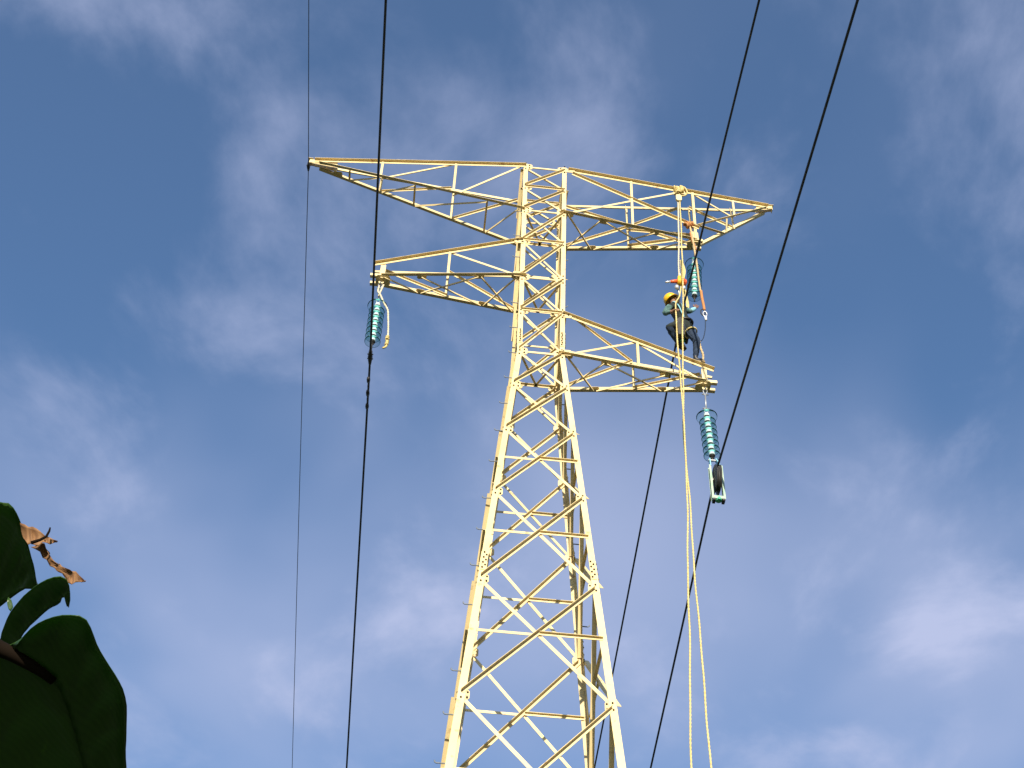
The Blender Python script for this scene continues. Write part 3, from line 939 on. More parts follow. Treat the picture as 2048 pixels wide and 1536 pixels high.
roller_block('pale mint roller block with black wheel hanging under the lower right insulators', P3(2.862, 0, -1.76), P3(2.895, 0, -2.225), .44, 'mint')
roller_block('black wheeled roller block hanging from the rope tackle by the worker', P3(2.55, 0, 2.10), P3(2.54, 0.0, 1.59), .44, 'rubber')
LEAF = {
    'lobe_a': ([(-2.775,-13.27,4.224),(-2.758,-13.267,4.222),(-2.741,-13.264,4.219),(-2.724,-13.26,4.217),(-2.707,-13.257,4.215),(-2.689,-13.255,4.213),(-2.671,-13.257,4.211),(-2.659,-13.244,4.208),(-2.651,-13.227,4.204),(-2.645,-13.208,4.2),(-2.64,-13.187,4.196),(-2.636,-13.166,4.193),(-2.632,-13.145,4.189),(-2.628,-13.124,4.185),(-2.625,-13.102,4.181),(-2.622,-13.08,4.177),(-2.618,-13.058,4.173),(-2.616,-13.035,4.169),(-2.615,-13.012,4.165),(-2.614,-12.988,4.161)],[(-2.898,-12.904,4.177),(-2.893,-12.882,4.173),(-2.889,-12.86,4.168),(-2.883,-12.838,4.164),(-2.877,-12.817,4.16),(-2.866,-12.799,4.156),(-2.849,-12.794,4.154),(-2.829,-12.799,4.152),(-2.809,-12.809,4.152),(-2.789,-12.822,4.152),(-2.77,-12.838,4.153),(-2.752,-12.856,4.154),(-2.734,-12.874,4.155),(-2.717,-12.893,4.156),(-2.7,-12.912,4.158),(-2.683,-12.931,4.159),(-2.666,-12.949,4.16),(-2.648,-12.965,4.161),(-2.629,-12.968,4.16),(-2.616,-12.969,4.158)]),
    'lobe_b': ([(-2.654,-12.984,3.946),(-2.65,-13.011,3.95),(-2.644,-13.037,3.953),(-2.635,-13.062,3.957),(-2.626,-13.087,3.96),(-2.615,-13.112,3.963),(-2.602,-13.135,3.965),(-2.588,-13.157,3.967),(-2.574,-13.178,3.969),(-2.558,-13.197,3.971),(-2.542,-13.216,3.972),(-2.525,-13.233,3.973),(-2.508,-13.247,3.974),(-2.489,-13.259,3.974),(-2.47,-13.266,3.973),(-2.455,-13.259,3.97),(-2.45,-13.238,3.967),(-2.449,-13.214,3.963),(-2.45,-13.19,3.959),(-2.455,-13.165,3.955)],[(-2.604,-12.963,3.937),(-2.603,-12.981,3.94),(-2.601,-12.998,3.943),(-2.596,-13.016,3.945),(-2.59,-13.033,3.947),(-2.582,-13.049,3.949),(-2.572,-13.064,3.951),(-2.563,-13.079,3.952),(-2.552,-13.093,3.953),(-2.542,-13.106,3.954),(-2.531,-13.12,3.956),(-2.521,-13.133,3.957),(-2.51,-13.146,3.958),(-2.499,-13.157,3.958),(-2.486,-13.166,3.959),(-2.476,-13.178,3.959),(-2.471,-13.194,3.962),(-2.465,-13.197,3.962),(-2.463,-13.182,3.959),(-2.46,-13.167,3.956)]),
    'blade_upper': ([(-2.51,-13.294,3.716),(-2.496,-13.323,3.718),(-2.481,-13.35,3.72),(-2.464,-13.375,3.721),(-2.445,-13.397,3.721),(-2.425,-13.415,3.72),(-2.404,-13.43,3.719),(-2.382,-13.441,3.718),(-2.361,-13.448,3.715),(-2.34,-13.451,3.713),(-2.323,-13.442,3.709),(-2.314,-13.421,3.704),(-2.308,-13.396,3.7),(-2.302,-13.371,3.695),(-2.294,-13.348,3.691),(-2.284,-13.327,3.686),(-2.274,-13.305,3.682),(-2.263,-13.284,3.677),(-2.253,-13.262,3.672),(-2.245,-13.238,3.668),(-2.24,-13.211,3.663),(-2.238,-13.182,3.659),(-2.239,-13.152,3.654),(-2.241,-13.121,3.65),(-2.243,-13.089,3.646),(-2.245,-13.057,3.642),(-2.248,-13.025,3.638),(-2.249,-12.993,3.633),(-2.249,-12.961,3.629),(-2.249,-12.929,3.624),(-2.248,-12.897,3.619),(-2.247,-12.864,3.614),(-2.246,-12.831,3.61),(-2.245,-12.798,3.605)],[(-2.549,-13.283,3.721),(-2.534,-13.28,3.718),(-2.52,-13.276,3.715),(-2.506,-13.27,3.712),(-2.493,-13.263,3.709),(-2.481,-13.255,3.706),(-2.468,-13.248,3.703),(-2.455,-13.241,3.7),(-2.442,-13.233,3.697),(-2.43,-13.224,3.694),(-2.419,-13.213,3.691),(-2.41,-13.199,3.687),(-2.404,-13.181,3.684),(-2.399,-13.162,3.68),(-2.395,-13.143,3.677),(-2.391,-13.123,3.674),(-2.387,-13.104,3.67),(-2.383,-13.084,3.667),(-2.38,-13.063,3.663),(-2.377,-13.042,3.66),(-2.374,-13.021,3.656),(-2.371,-13.0,3.653),(-2.368,-12.978,3.649),(-2.365,-12.957,3.646),(-2.362,-12.935,3.642),(-2.36,-12.913,3.639),(-2.357,-12.89,3.635),(-2.355,-12.868,3.632),(-2.353,-12.845,3.628),(-2.352,-12.821,3.624),(-2.35,-12.798,3.621),(-2.348,-12.774,3.617),(-2.347,-12.75,3.613),(-2.345,-12.726,3.61)]),
    'blade_lower': ([(-2.713,-13.372,3.758),(-2.687,-13.359,3.753),(-2.661,-13.346,3.747),(-2.636,-13.333,3.741),(-2.61,-13.319,3.735),(-2.585,-13.304,3.729),(-2.56,-13.289,3.723),(-2.533,-13.278,3.717),(-2.505,-13.27,3.712),(-2.48,-13.255,3.706),(-2.454,-13.24,3.7),(-2.429,-13.223,3.694),(-2.409,-13.198,3.687),(-2.399,-13.161,3.68),(-2.391,-13.122,3.673),(-2.383,-13.083,3.667),(-2.376,-13.041,3.66),(-2.371,-12.999,3.653),(-2.365,-12.956,3.646),(-2.36,-12.912,3.639),(-2.355,-12.867,3.631),(-2.352,-12.821,3.624),(-2.348,-12.774,3.617),(-2.345,-12.726,3.61)],[(-2.706,-13.445,3.635),(-2.702,-13.409,3.632),(-2.697,-13.373,3.629),(-2.691,-13.337,3.626),(-2.685,-13.3,3.623),(-2.679,-13.263,3.62),(-2.674,-13.226,3.617),(-2.668,-13.187,3.614),(-2.664,-13.147,3.611),(-2.66,-13.107,3.607),(-2.655,-13.066,3.604),(-2.649,-13.026,3.601),(-2.642,-12.985,3.598),(-2.633,-12.946,3.594),(-2.622,-12.909,3.591),(-2.608,-12.874,3.589),(-2.591,-12.842,3.586),(-2.569,-12.819,3.584),(-2.545,-12.799,3.583),(-2.521,-12.777,3.581),(-2.498,-12.756,3.579),(-2.475,-12.732,3.577),(-2.453,-12.705,3.575),(-2.432,-12.677,3.573)]),
    'midrib': [(-2.713,-13.372,3.758),(-2.68,-13.356,3.751),(-2.648,-13.339,3.744),(-2.615,-13.322,3.736),(-2.583,-13.303,3.729),(-2.551,-13.285,3.721),(-2.516,-13.274,3.714),(-2.483,-13.256,3.707),(-2.45,-13.238,3.699),(-2.42,-13.213,3.691)],
    'dry_a': ([(-2.638,-13.215,4.181),(-2.626,-13.211,4.18),(-2.615,-13.207,4.178),(-2.604,-13.203,4.176),(-2.593,-13.198,4.174),(-2.582,-13.193,4.171),(-2.571,-13.189,4.168),(-2.559,-13.185,4.167),(-2.548,-13.18,4.166),(-2.537,-13.176,4.163)],[(-2.616,-13.195,4.141),(-2.608,-13.19,4.135),(-2.599,-13.186,4.13),(-2.589,-13.183,4.132),(-2.58,-13.182,4.137),(-2.572,-13.182,4.145),(-2.563,-13.179,4.146),(-2.553,-13.176,4.146),(-2.545,-13.176,4.154),(-2.538,-13.176,4.162)]),
    'dry_b': ([(-2.605,-13.15,4.178),(-2.588,-13.16,4.174),(-2.572,-13.165,4.163),(-2.565,-13.159,4.15),(-2.555,-13.156,4.136),(-2.544,-13.155,4.123),(-2.531,-13.154,4.11),(-2.517,-13.156,4.097),(-2.501,-13.16,4.086),(-2.484,-13.167,4.077)],[(-2.615,-13.134,4.169),(-2.6,-13.137,4.158),(-2.585,-13.139,4.145),(-2.572,-13.139,4.133),(-2.56,-13.139,4.12),(-2.546,-13.14,4.107),(-2.532,-13.141,4.095),(-2.517,-13.144,4.083),(-2.503,-13.146,4.072),(-2.489,-13.148,4.06)]),
    'dry_c': ([(-2.528,-13.132,4.124),(-2.518,-13.127,4.119),(-2.507,-13.122,4.115),(-2.495,-13.118,4.115),(-2.483,-13.115,4.116),(-2.473,-13.109,4.111),(-2.463,-13.104,4.104),(-2.454,-13.098,4.096)],[(-2.503,-13.113,4.091),(-2.5,-13.109,4.083),(-2.494,-13.105,4.077),(-2.486,-13.104,4.08),(-2.478,-13.102,4.084),(-2.47,-13.102,4.089),(-2.462,-13.1,4.093),(-2.454,-13.098,4.095)]),
    'dry_stalk': [(-2.589,-13.219,4.113),(-2.57,-13.217,4.127),(-2.557,-13.217,4.141),(-2.553,-13.221,4.157),(-2.553,-13.224,4.167)],
    'scrap': ([(-2.657,-13.048,4.06),(-2.648,-13.043,4.056),(-2.643,-13.039,4.047),(-2.639,-13.034,4.038),(-2.642,-13.032,4.028)],[(-2.658,-13.045,4.053),(-2.656,-13.042,4.045),(-2.653,-13.039,4.038),(-2.649,-13.035,4.031),(-2.643,-13.032,4.026)]),
}


# ------------------------------------------------------------------ ropes, hoist, straps
def rope(name, label, pts, r, mat, cat='rope', n=8, group=None, wob=0.12, flat=None):
    m = MB()
    sp = spline(pts, n)
    # two laid strands winding round each other
    res = [sp[0]]
    for q in sp[1:]:
        d0 = (q - res[-1]).length
        k = max(1, int(d0 / .03)); a0_ = res[-1].copy()
        for i in range(1, k + 1):
            res.append(a0_.lerp(q, i / k))
    rnd = random.Random(len(res))
    run = 0.0
    strands = ([], [])
    for i, q in enumerate(res):
        tn = (res[min(i + 1, len(res) - 1)] - res[max(i - 1, 0)]).normalized()
        u_ = tn.cross(Vector((0.3, 1, 0.1))).normalized(); w_ = tn.cross(u_)
        run += (q - res[i - 1]).length if i else 0
        an = run / .13 * 2 * math.pi
        jig = u_ * (math.sin(run * 2.3) * .006 + math.sin(run * 5.1 + 1) * .003)
        for s_, ph in ((0, 0), (1, math.pi)):
            strands[s_].append(q + jig + (u_ * math.cos(an + ph) + w_ * math.sin(an + ph)) * r * .30)
    for s_ in strands:
        m.tube(s_, [r * .80 * (1 + rnd.uniform(-wob, wob)) for _ in s_], 6)
    o = m.build(name, mat, None, True)
    tag(o, label, cat, group)
    return o


def knot(c, R_, r, turns, parent, mat, name='knot', ax=(1, 0, 0), seed=1):
    rnd = random.Random(seed)
    ax = Vector(ax).normalized(); a = ax.orthogonal().normalized(); b = ax.cross(a)
    pts = []
    for i in range(turns * 8 + 1):
        t = i / 8
        an = 2 * math.pi * t
        pts.append(Vector(c) + ax * ((t / turns - .5) * r * 2.0 * turns + rnd.uniform(-.01, .01)) + (a * math.cos(an) + b * math.sin(an)) * R_ * (1 + rnd.uniform(-.18, .18)))
    m = MB(); m.tube(spline(pts, 3), r, 6)
    return m.build(name, mat, parent, True)


# right strand: from the coil on the arm straight down past the worker to the ground
r2 = rope('hand_line', 'yellow rope dropping from the coil on the upper right arm, right of two',
          [P3(2.690, -.225, 5.46), P3(2.672, -.235, 5.171), P3(2.60, -.33, 3.2), P3(2.49, -.40, 1.40), P3(2.33, -.43, -1.452), P3(2.308, -.50, -2.673), P3(2.22, -.80, -5.831), P3(2.149, -1.1, -8.284),
           P3(1.85, -2.1, -16.5), P3(1.70, -2.5, -19.90)], .0140, 'rope')
knot(P3(2.675, -.20, 5.49), .085, .020, 5, r2, 'rope', 'coil', (1, 0, .0), 3)
knot(P3(2.66, -.24, 5.40), .045, .020, 3, r2, 'rope', 'knot', (0, 0, 1), 5)
m = MB(); m.tube(spline([P3(2.70, -.26, 5.56), P3(2.79, -.27, 5.52), P3(2.83, -.27, 5.36), P3(2.78, -.26, 5.26), P3(2.69, -.25, 5.24)], 6), .016, 6)
m.build('loop', 'rope', r2, True)
m = MB()
m.plate(P3(2.655, -.245, 5.17), X, Z, Y, .055, .10, .05, cut=.03)
m.build('pulley', 'paint', r2)

# left strand of the tackle, from the pulley to the hoist
rope('tackle_rope', 'pale straight rope strand from the arm pulley down to the orange handled hoist',
     [P3(2.640, -.215, 5.10), P3(2.595, -.20, 4.0), P3(2.545, -.17, 2.72)], .016, 'rope_pale')
# hauling line: over the worker's shoulder side and down
rope('hand_line', 'yellow rope dropping from the orange handled hoist past the helmet, left of two',
     [P3(2.545, -.22, 2.40), P3(2.46, -.36, 1.92), P3(2.36, -.46, 1.58), P3(2.337, -.50, 1.1), P3(2.335, -.50, .50), P3(2.295, -.60, -1.04), P3(2.271, -.67, -2.32), P3(2.070, -.94, -5.54), P3(1.870, -1.25, -8.44),
      P3(1.32, -2.1, -16.5), P3(1.12, -2.45, -19.90)], .0140, 'rope')

# lever hoist
hz_ = empty('lever_hoist', P3(2.565, -.15, 2.62))
tag(hz_, 'small lever hoist with an orange handle pointing left, above the worker\'s helmet', 'hoist')
def hb(mm, name, mat, smooth=False):
    o = mm.build(name, mat, hz_, smooth, hz_.location); o.location = (0, 0, 0); return o
m = MB(); m.cyl(P3(2.50, -.15, 2.62), P3(2.60, -.15, 2.62), .075, seg=14); m.plate(P3(2.56, -.15, 2.66), X, Z, Y, .05, .09, .10, cut=.02); hb(m, 'body', 'yellow')
m = MB(); m.cyl(P3(2.60, -.15, 2.62), P3(2.66, -.14, 2.63), .085, .06, seg=14); hb(m, 'gear_cover', 'orange')
m = MB(); m.tube([P3(2.51, -.16, 2.62), P3(2.43, -.165, 2.60), P3(2.365, -.17, 2.575)], [.040, .034, .026], 10); hb(m, 'handle', 'orange', True)
m = MB(); m.tube([P3(2.37, -.17, 2.577), P3(2.32, -.17, 2.56), P3(2.275, -.17, 2.545)], [.026, .022, .018], 10); hb(m, 'handle_tip', 'steel', True)
for hx in (2.485, 2.605):
    m = MB(); m.lathe([(0.0, -.055), (.032, -.045), (.046, 0), (.036, .04), (0.0, .055)], P3(hx, -.16, 2.44), Z, 12); hb(m, 'shackle', 'steel', True)
m = MB(); m.tube(spline([P3(2.51, -.13, 2.44), P3(2.53, -.1, 2.34), P3(2.545, -.03, 2.22), P3(2.55, 0, 2.09)], 6), .018, 8); hb(m, 'chain', 'galv', True)
m = MB(); m.tube(spline([P3(2.55, -.14, 2.70), P3(2.565, -.15, 2.80), P3(2.56, -.16, 2.86)], 5), .018, 8); hb(m, 'top_hook', 'steel', True)

# yellow webbing sling round the hoist
def ribbon(name, pts, w, t, mat, wdir, parent=None, n=6, off=None):
    sp = spline(pts, n)
    m = MB(); wd = Vector(wdir).normalized()
    for i in range(len(sp) - 1):
        p, q = sp[i], sp[i + 1]
        tn = (q - p).normalized(); nn = tn.cross(wd).normalized()
        a = [p - wd * w / 2 - nn * t / 2, p + wd * w / 2 - nn * t / 2, p + wd * w / 2 + nn * t / 2, p - wd * w / 2 + nn * t / 2]
        b = [q - wd * w / 2 - nn * t / 2, q + wd * w / 2 - nn * t / 2, q + wd * w / 2 + nn * t / 2, q - wd * w / 2 + nn * t / 2]
        m.prism(a, b)
    if parent is None:
        return m.build(name, mat)
    return m.build(name, mat, parent)


sl = ribbon('sling', [P3(2.60, -.20, 3.22), P3(2.645, -.19, 2.95), P3(2.62, -.20, 2.75), P3(2.585, -.22, 2.62), P3(2.60, -.21, 3.0), P3(2.60, -.20, 3.20)], .045, .012, 'rope', (1, 0.2, 0))
tag(sl, 'short yellow sling looped above the orange handled hoist', 'sling')
sl2 = ribbon('sling', [P3(2.63, -.10, 2.52), P3(2.66, -.06, 2.35), P3(2.69, -.02, 2.15), P3(2.68, 0, 2.02)], .055, .012, 'rope', (1, 0.1, 0))
tag(sl2, 'pale yellow sling between the hoist and the conductor beside the worker\'s helmet', 'sling')

# orange strap down beside the insulators, with its karabiner and the thin lanyard
st = rope('safety_strap', 'orange and tan safety strap hanging from the upper right arm beside the glass insulators',
          [P3(2.845, -.13, 4.46), P3(2.868, -.16, 4.0), P3(2.891, -.15, 3.507), P3(2.915, -.15, 2.75), P3(2.93, -.15, 2.40)], .020, 'strap_tan', 'strap')
m = MB(); m.tube(spline([P3(2.93, -.15, 2.42), P3(2.935, -.15, 2.2), P3(2.951, -.14, 2.027), P3(2.957, -.14, 1.88)], 6), [.026] * 18 + [.020], 8)
m.build('sleeve', 'strap', st, True)
knot(P3(2.842, -.13, 4.46), .055, .020, 4, st, 'strap', 'knot', (1, 0, .4), 9)
m = MB(); m.tube(spline([P3(2.915, -.15, 3.65), P3(2.875, -.15, 3.9), P3(2.85, -.14, 4.2)], 4), .024, 7)
m.build('upper_sleeve', 'strap', st, True)
m = MB()
c = P3(2.960, -.14, 1.77)
m.tube([c + Vector((math.cos(a) * .035, 0, math.sin(a) * .075)) for a in [k * math.pi / 8 for k in range(17)]], .012, 6)
m.build('karabiner', 'steel', st, True)
c = P3(2.93, -.13, 1.83)
m = MB(); m.tube([c + Vector((math.cos(a) * .04, 0, math.sin(a) * .09)) for a in [k * math.pi / 8 for k in range(17)]], .011, 6)
m.build('karabiner', 'pin', st, True)
m = MB(); m.tube([P3(2.965, -.14, 1.70), P3(2.966, -.14, 1.60)], .022, 7); m.build('buckle', 'cap', st, True)
rope('lanyard', 'thin dark lanyard curving from the orange strap to the worker\'s hips',
     [P3(2.955, -.14, 1.68), P3(2.934, -.14, 1.393), P3(2.900, -.14, 1.18), P3(2.856, -.14, 1.041), P3(2.777, -.20, .93), P3(2.68, -.27, .90), P3(2.58, -.29, 1.0), P3(2.53, -.29, 1.25)], .009, 'jeans', 'lanyard')
rope('tail_strap', 'tan strap end dangling beside the worker\'s boot',
     [P3(2.795, -.17, .96), P3(2.81, -.15, .80), P3(2.845, -.13, .65), P3(2.835, -.12, .50)], .020, 'strap_tan', 'strap')

# rope end hanging beside the left insulators
lr = rope('tail_rope', 'pale rope end dangling beside the left glass insulators',
          [P3(-2.875, -.03, 1.80), P3(-2.885, -.05, 1.62), P3(-2.833, -.07, 1.50), P3(-2.75, -.09, 1.27), P3(-2.663, -.10, 1.071), P3(-2.628, -.10, .80), P3(-2.598, -.10, .474), P3(-2.594, -.10, .36)], .0165, 'rope_pale')
knot(P3(-2.594, -.10, .33), .024, .014, 3, lr, 'rope', 'knot', (0, 0, 1), 4)
knot(P3(-2.592, -.10, .20), .020, .014, 4, lr, 'rope', 'knot', (.1, 0, 1), 6)
m = MB(); m.tube(spline([P3(-2.592, -.10, .16), P3(-2.60, -.10, .10), P3(-2.65, -.10, .06)], 4), .018, 6); m.build('frayed_end', 'rope', lr, True)
m = MB(); m.tube(spline([P3(-2.80, -.03, 1.84), P3(-2.83, -.04, 1.66), P3(-2.86, -.04, 1.50)], 4), .0165, 6); m.build('loop', 'rope_pale', lr, True)

# ------------------------------------------------------------------ the worker
J = {}
E_ = []
def jt(n, x, y, z, r, par=None):
    J[n] = (len(J), P3(x, y, z), r)
    if par:
        E_.append((J[par][0], J[n][0]))
jt('pelvis', 2.56, -.17, 1.33, (.135, .115))
jt('spine', 2.525, -.18, 1.50, (.130, .11), 'pelvis')
jt('chest', 2.475, -.19, 1.68, (.165, .13), 'spine')
jt('collar', 2.445, -.19, 1.80, (.105, .085), 'chest')
jt('neck', 2.425, -.185, 1.89, (.055, .055), 'collar')
jt('jaw', 2.405, -.175, 1.945, (.072, .07), 'neck')
jt('head', 2.372, -.165, 2.02, (.088, .085), 'jaw')
jt('crown', 2.345, -.16, 2.085, (.070, .07), 'head')
jt('nose', 2.448, -.12, 1.985, (.016, .016), 'head')
jt('hip_r', 2.635, -.15, 1.27, (.105, .10), 'pelvis')
jt('knee_r', 2.745, -.20, .93, (.072, .072), 'hip_r')
jt('calf_r', 2.740, -.14, .76, (.062, .062), 'knee_r')
jt('ankle_r', 2.715, -.085, .575, (.044, .044), 'calf_r')
jt('toe_r', 2.815, -.10, .515, (.036, .034), 'ankle_r')
jt('hip_l', 2.48, -.22, 1.26, (.105, .10), 'pelvis')
jt('knee_l', 2.225, -.36, 1.06, (.072, .072), 'hip_l')
jt('calf_l', 2.32, -.24, 1.0, (.060, .060), 'knee_l')
jt('ankle_l', 2.43, -.12, .93, (.044, .044), 'calf_l')
jt('toe_l', 2.52, -.07, .90, (.036, .034), 'ankle_l')
jt('shoulder_r', 2.595, -.15, 1.80, (.068, .068), 'collar')
jt('elbow_r', 2.695, -.21, 1.73, (.048, .048), 'shoulder_r')
jt('wrist_r', 2.80, -.09, 1.97, (.032, .032), 'elbow_r')
jt('palm_r', 2.822, -.06, 2.03, (.036, .022), 'wrist_r')
jt('shoulder_l', 2.30, -.25, 1.745, (.068, .068), 'collar')
jt('elbow_l', 2.19, -.25, 1.53, (.050, .050), 'shoulder_l')
jt('wrist_l', 2.30, -.40, 1.42, (.033, .033), 'elbow_l')
jt('palm_l', 2.335, -.455, 1.40, (.036, .022), 'wrist_l')
# five fingers a hand, of unequal length, curling
for side, pr in (('r', 'palm_r'), ('l', 'palm_l')):
    p = J[pr][1]; w = J['wrist_' + side][1]
    d_ = (p - w).normalized()
    sd = d_.cross(Vector((0.2, -1, .3))).normalized()
    cu = d_.cross(sd).normalized() * (-1 if side == 'r' else 1)
    for i, (off, ln) in enumerate(((-.030, .062), (-.010, .072), (.010, .068), (.030, .052))):
        a = p + sd * off + d_ * .035
        b = a + d_ * ln * .55 + cu * .010
        c = b + d_ * ln * .30 + cu * .030
        for k, (nm, q) in enumerate((('a', a), ('b', b), ('c', c))):
            idx = len(J); J['f%s%d%s' % (side, i, nm)] = (idx, q, (.0095 - .0006 * k,) * 2)
            E_.append((J[pr][0] if k == 0 else idx - 1, idx))
    a = p - sd * .045 - d_ * .005 + cu * .01
    b = a - sd * .012 + d_ * .038 + cu * .02
    for k, (nm, q) in enumerate((('a', a), ('b', b))):
        idx = len(J); J['t%s%s' % (side, nm)] = (idx, q, (.0105,) * 2)
        E_.append((J[pr][0] if k == 0 else idx - 1, idx))
me = bpy.data.meshes.new('person_skeleton')
base = P3(2.745, -.05, .46)
me.from_pydata([tuple(v[1] - base) for v in J.values()], E_, [])
po = bpy.data.objects.new('person_skeleton', me)
COL.objects.link(po)
sk = po.modifiers.new('skin', 'SKIN')
sk.use_smooth_shade = True
for v, sv in zip(J.values(), me.skin_vertices[0].data):
    sv.radius = v[2]
    sv.use_root = False
me.skin_vertices[0].data[0].use_root = True
sb_ = po.modifiers.new('sub', 'SUBSURF'); sb_.levels = 2; sb_.render_levels = 2
bpy.context.view_layer.update()
dg = bpy.context.evaluated_depsgraph_get()
bodyme = bpy.data.meshes.new_from_object(po.evaluated_get(dg))
bodyme.name = 'person'
bpy.data.objects.remove(po)
bodyme.materials.clear()
for k in ('shirt', 'jeans', 'skin', 'sleeve', 'cuff', 'boot', 'hair'):
    bodyme.materials.append(M[k])
segs = []
names = list(J.keys())
for a, b in E_:
    segs.append((names[a], names[b], J[names[a]][1] - base, J[names[b]][1] - base))
def region(a, b, t):
    if b[0] in 'ft' and len(b) in (3, 4) and b[1] in 'rl' and b not in ('toe_r', 'toe_l'):
        return 2
    if b.startswith('toe'):
        return 5
    if b.startswith('ankle'):
        return 5 if t > .75 else 1
    if b.startswith('hip') or (b == 'knee_r' and t < .3) or b == 'knee_l':
        return 0
    if b.startswith(('knee', 'calf')):
        return 1
    if b.startswith('palm'):
        return 2
    if b.startswith('wrist'):
        return 2 if t > .9 else (4 if b.endswith('r') else 3)
    if b.startswith('elbow'):
        return 3 if (t > .45 or b.endswith('l')) else 0
    if b in ('neck', 'jaw', 'head', 'crown', 'nose'):
        return 2 if b != 'crown' else 6
    if b == 'spine':
        return 0
    return 0
for p in bodyme.polygons:
    best = None
    for a, b, A, B in segs:
        ab = B - A
        t = max(0, min(1, (p.center - A).dot(ab) / max(ab.length_squared, 1e-9)))
        dd = (p.center - (A + ab * t)).length
        rad = max(J[a][2][0] * (1 - t) + J[b][2][0] * t, .008)
        s_ = dd / rad
        if best is None or s_ < best[0]:
            best = (s_, region(a, b, t))
    p.material_index = best[1]
    p.use_smooth = True
from mathutils import noise as mnoise
bodyme.update()
nrm = [v.normal.copy() for v in bodyme.vertices]
cloth = set()
for p in bodyme.polygons:
    if p.material_index in (0, 1, 3, 4):
        cloth.update(p.vertices)
for v in bodyme.vertices:                      # creases in the cloth
    if v.index in cloth:
        q = v.co * 1.0
        f_ = mnoise.noise(Vector((q.x * 14, q.y * 14, q.z * 26))) * .011 + mnoise.noise(q * 34) * .006
        v.co = v.co + nrm[v.index] * f_
person = bpy.data.objects.new('person', bodyme)
COL.objects.link(person)
person.location = base
tag(person, 'worker in yellow helmet, dark shirt and blue jeans standing on the lower right arm tip', 'person')


def pc(mm, name, mat, smooth=True):
    o = mm.build(name, mat, person, smooth, base); o.location = (0, 0, 0); return o


# helmet: shell with a ridge, brim and chin strap, tipped to the left with the head
hc = P3(2.362, -.165, 2.035)
up_ = (Vector((-.52, .02, .78))).normalized()
m = MB()
prof = [(0.0, .150), (.035, .147), (.07, .135), (.10, .110), (.120, .075), (.128, .035), (.130, .0), (.124, -.002), (.118, .03), (.10, .09), (.06, .125), (0.0, .138)]
m.lathe(prof, hc, up_, 28)
sh_ = pc(m, 'helmet', 'helmet')
fr = Vector((.55, .55, .25)); fr = (fr - up_ * fr.dot(up_)).normalized(); sd_ = up_.cross(fr)
m = MB()
n_ = 28
ring0 = []; ring1 = []
for k in range(n_):
    an = 2 * math.pi * k / n_
    dr = fr * math.cos(an) + sd_ * math.sin(an)
    ext = .020 + .040 * max(0, math.cos(an)) ** 2
    ring0.append(hc + dr * .122 + up_ * .004); ring1.append(hc + dr * (.130 + ext) - up_ * .012)
b = len(m.v)
m.v += [tuple(q) for q in ring0] + [tuple(q) for q in ring1] + [tuple(q - up_ * .006) for q in ring1] + [tuple(q - up_ * .010) for q in ring0]
for lay in range(3):
    for k in range(n_):
        j = (k + 1) % n_
        m.face((b + lay * n_ + k, b + lay * n_ + j, b + (lay + 1) * n_ + j, b + (lay + 1) * n_ + k), 0)
br = m.build('brim', 'helmet', sh_, True)
br.location = -base
m = MB()
m.tube([hc + up_ * .137 + fr * -.085 - up_ * .028, hc + up_ * .150, hc + up_ * .137 + fr * .085 - up_ * .028], .012, 8)
o = m.build('ridge', 'helmet', sh_, True); o.location = -base
m = MB()
m.tube(spline([hc + sd_ * .115, hc + sd_ * .09 - up_ * .10 + fr * .03, hc - up_ * .155 + fr * .055, hc - sd_ * .09 - up_ * .10 + fr * .03, hc - sd_ * .115], 5), .006, 6)
pc(m, 'chin_strap', 'boot')

# eyes, ears
for s in (-1, 1):
    m = MB(); c = P3(2.372, -.165, 2.0) + fr * .078 + sd_ * s * .032 - up_ * .01
    m.lathe([(0, -.012), (.010, -.006), (.012, 0), (.010, .006), (0, .012)], c, fr, 10); pc(m, 'eye', 'cap')
    m = MB(); c = P3(2.385, -.168, 1.985) + sd_ * s * .084
    m.lathe([(0, -.008), (.022, -.006), (.028, 0), (.022, .006), (0, .008)], c, sd_, 12); pc(m, 'ear', 'skin')

# harness: belt, thigh loops and shoulder straps
def ringpts(c, ax, r, flat=1.0, n=24):
    ax = Vector(ax).normalized(); a = ax.orthogonal().normalized(); bq = ax.cross(a)
    return [Vector(c) + (a * math.cos(2 * math.pi * k / n) + bq * math.sin(2 * math.pi * k / n)) * r for k in range(n + 1)]
m = MB()
m.tube(ringpts(J['pelvis'][1] + Z * .06, (-.2, 0, 1), .145), .024, 6)
pc(m, 'harness_belt', 'boot')
for k in ('hip_r', 'hip_l'):
    kn = J['knee' + k[3:]][1]
    m = MB(); m.tube(ringpts(J[k][1] * .75 + kn * .25, kn - J[k][1], .112), .015, 6); pc(m, 'harness_loop', 'rope')
for s in ('shoulder_r', 'shoulder_l'):
    a = J[s][1]; c = J['collar'][1]
    q0 = a.lerp(c, .45) + Z * .085
    m = MB(); m.tube(spline([J['spine'][1] + Vector((0, -.125, -.1)), J['chest'][1] + Vector((0, -.15, 0)) + (a - c) * .25, q0 + Y * -.06, q0 + Y * .05, J['chest'][1] + Vector((0, .12, -.02))], 5), .012, 6)
    pc(m, 'harness_strap', 'cuff')
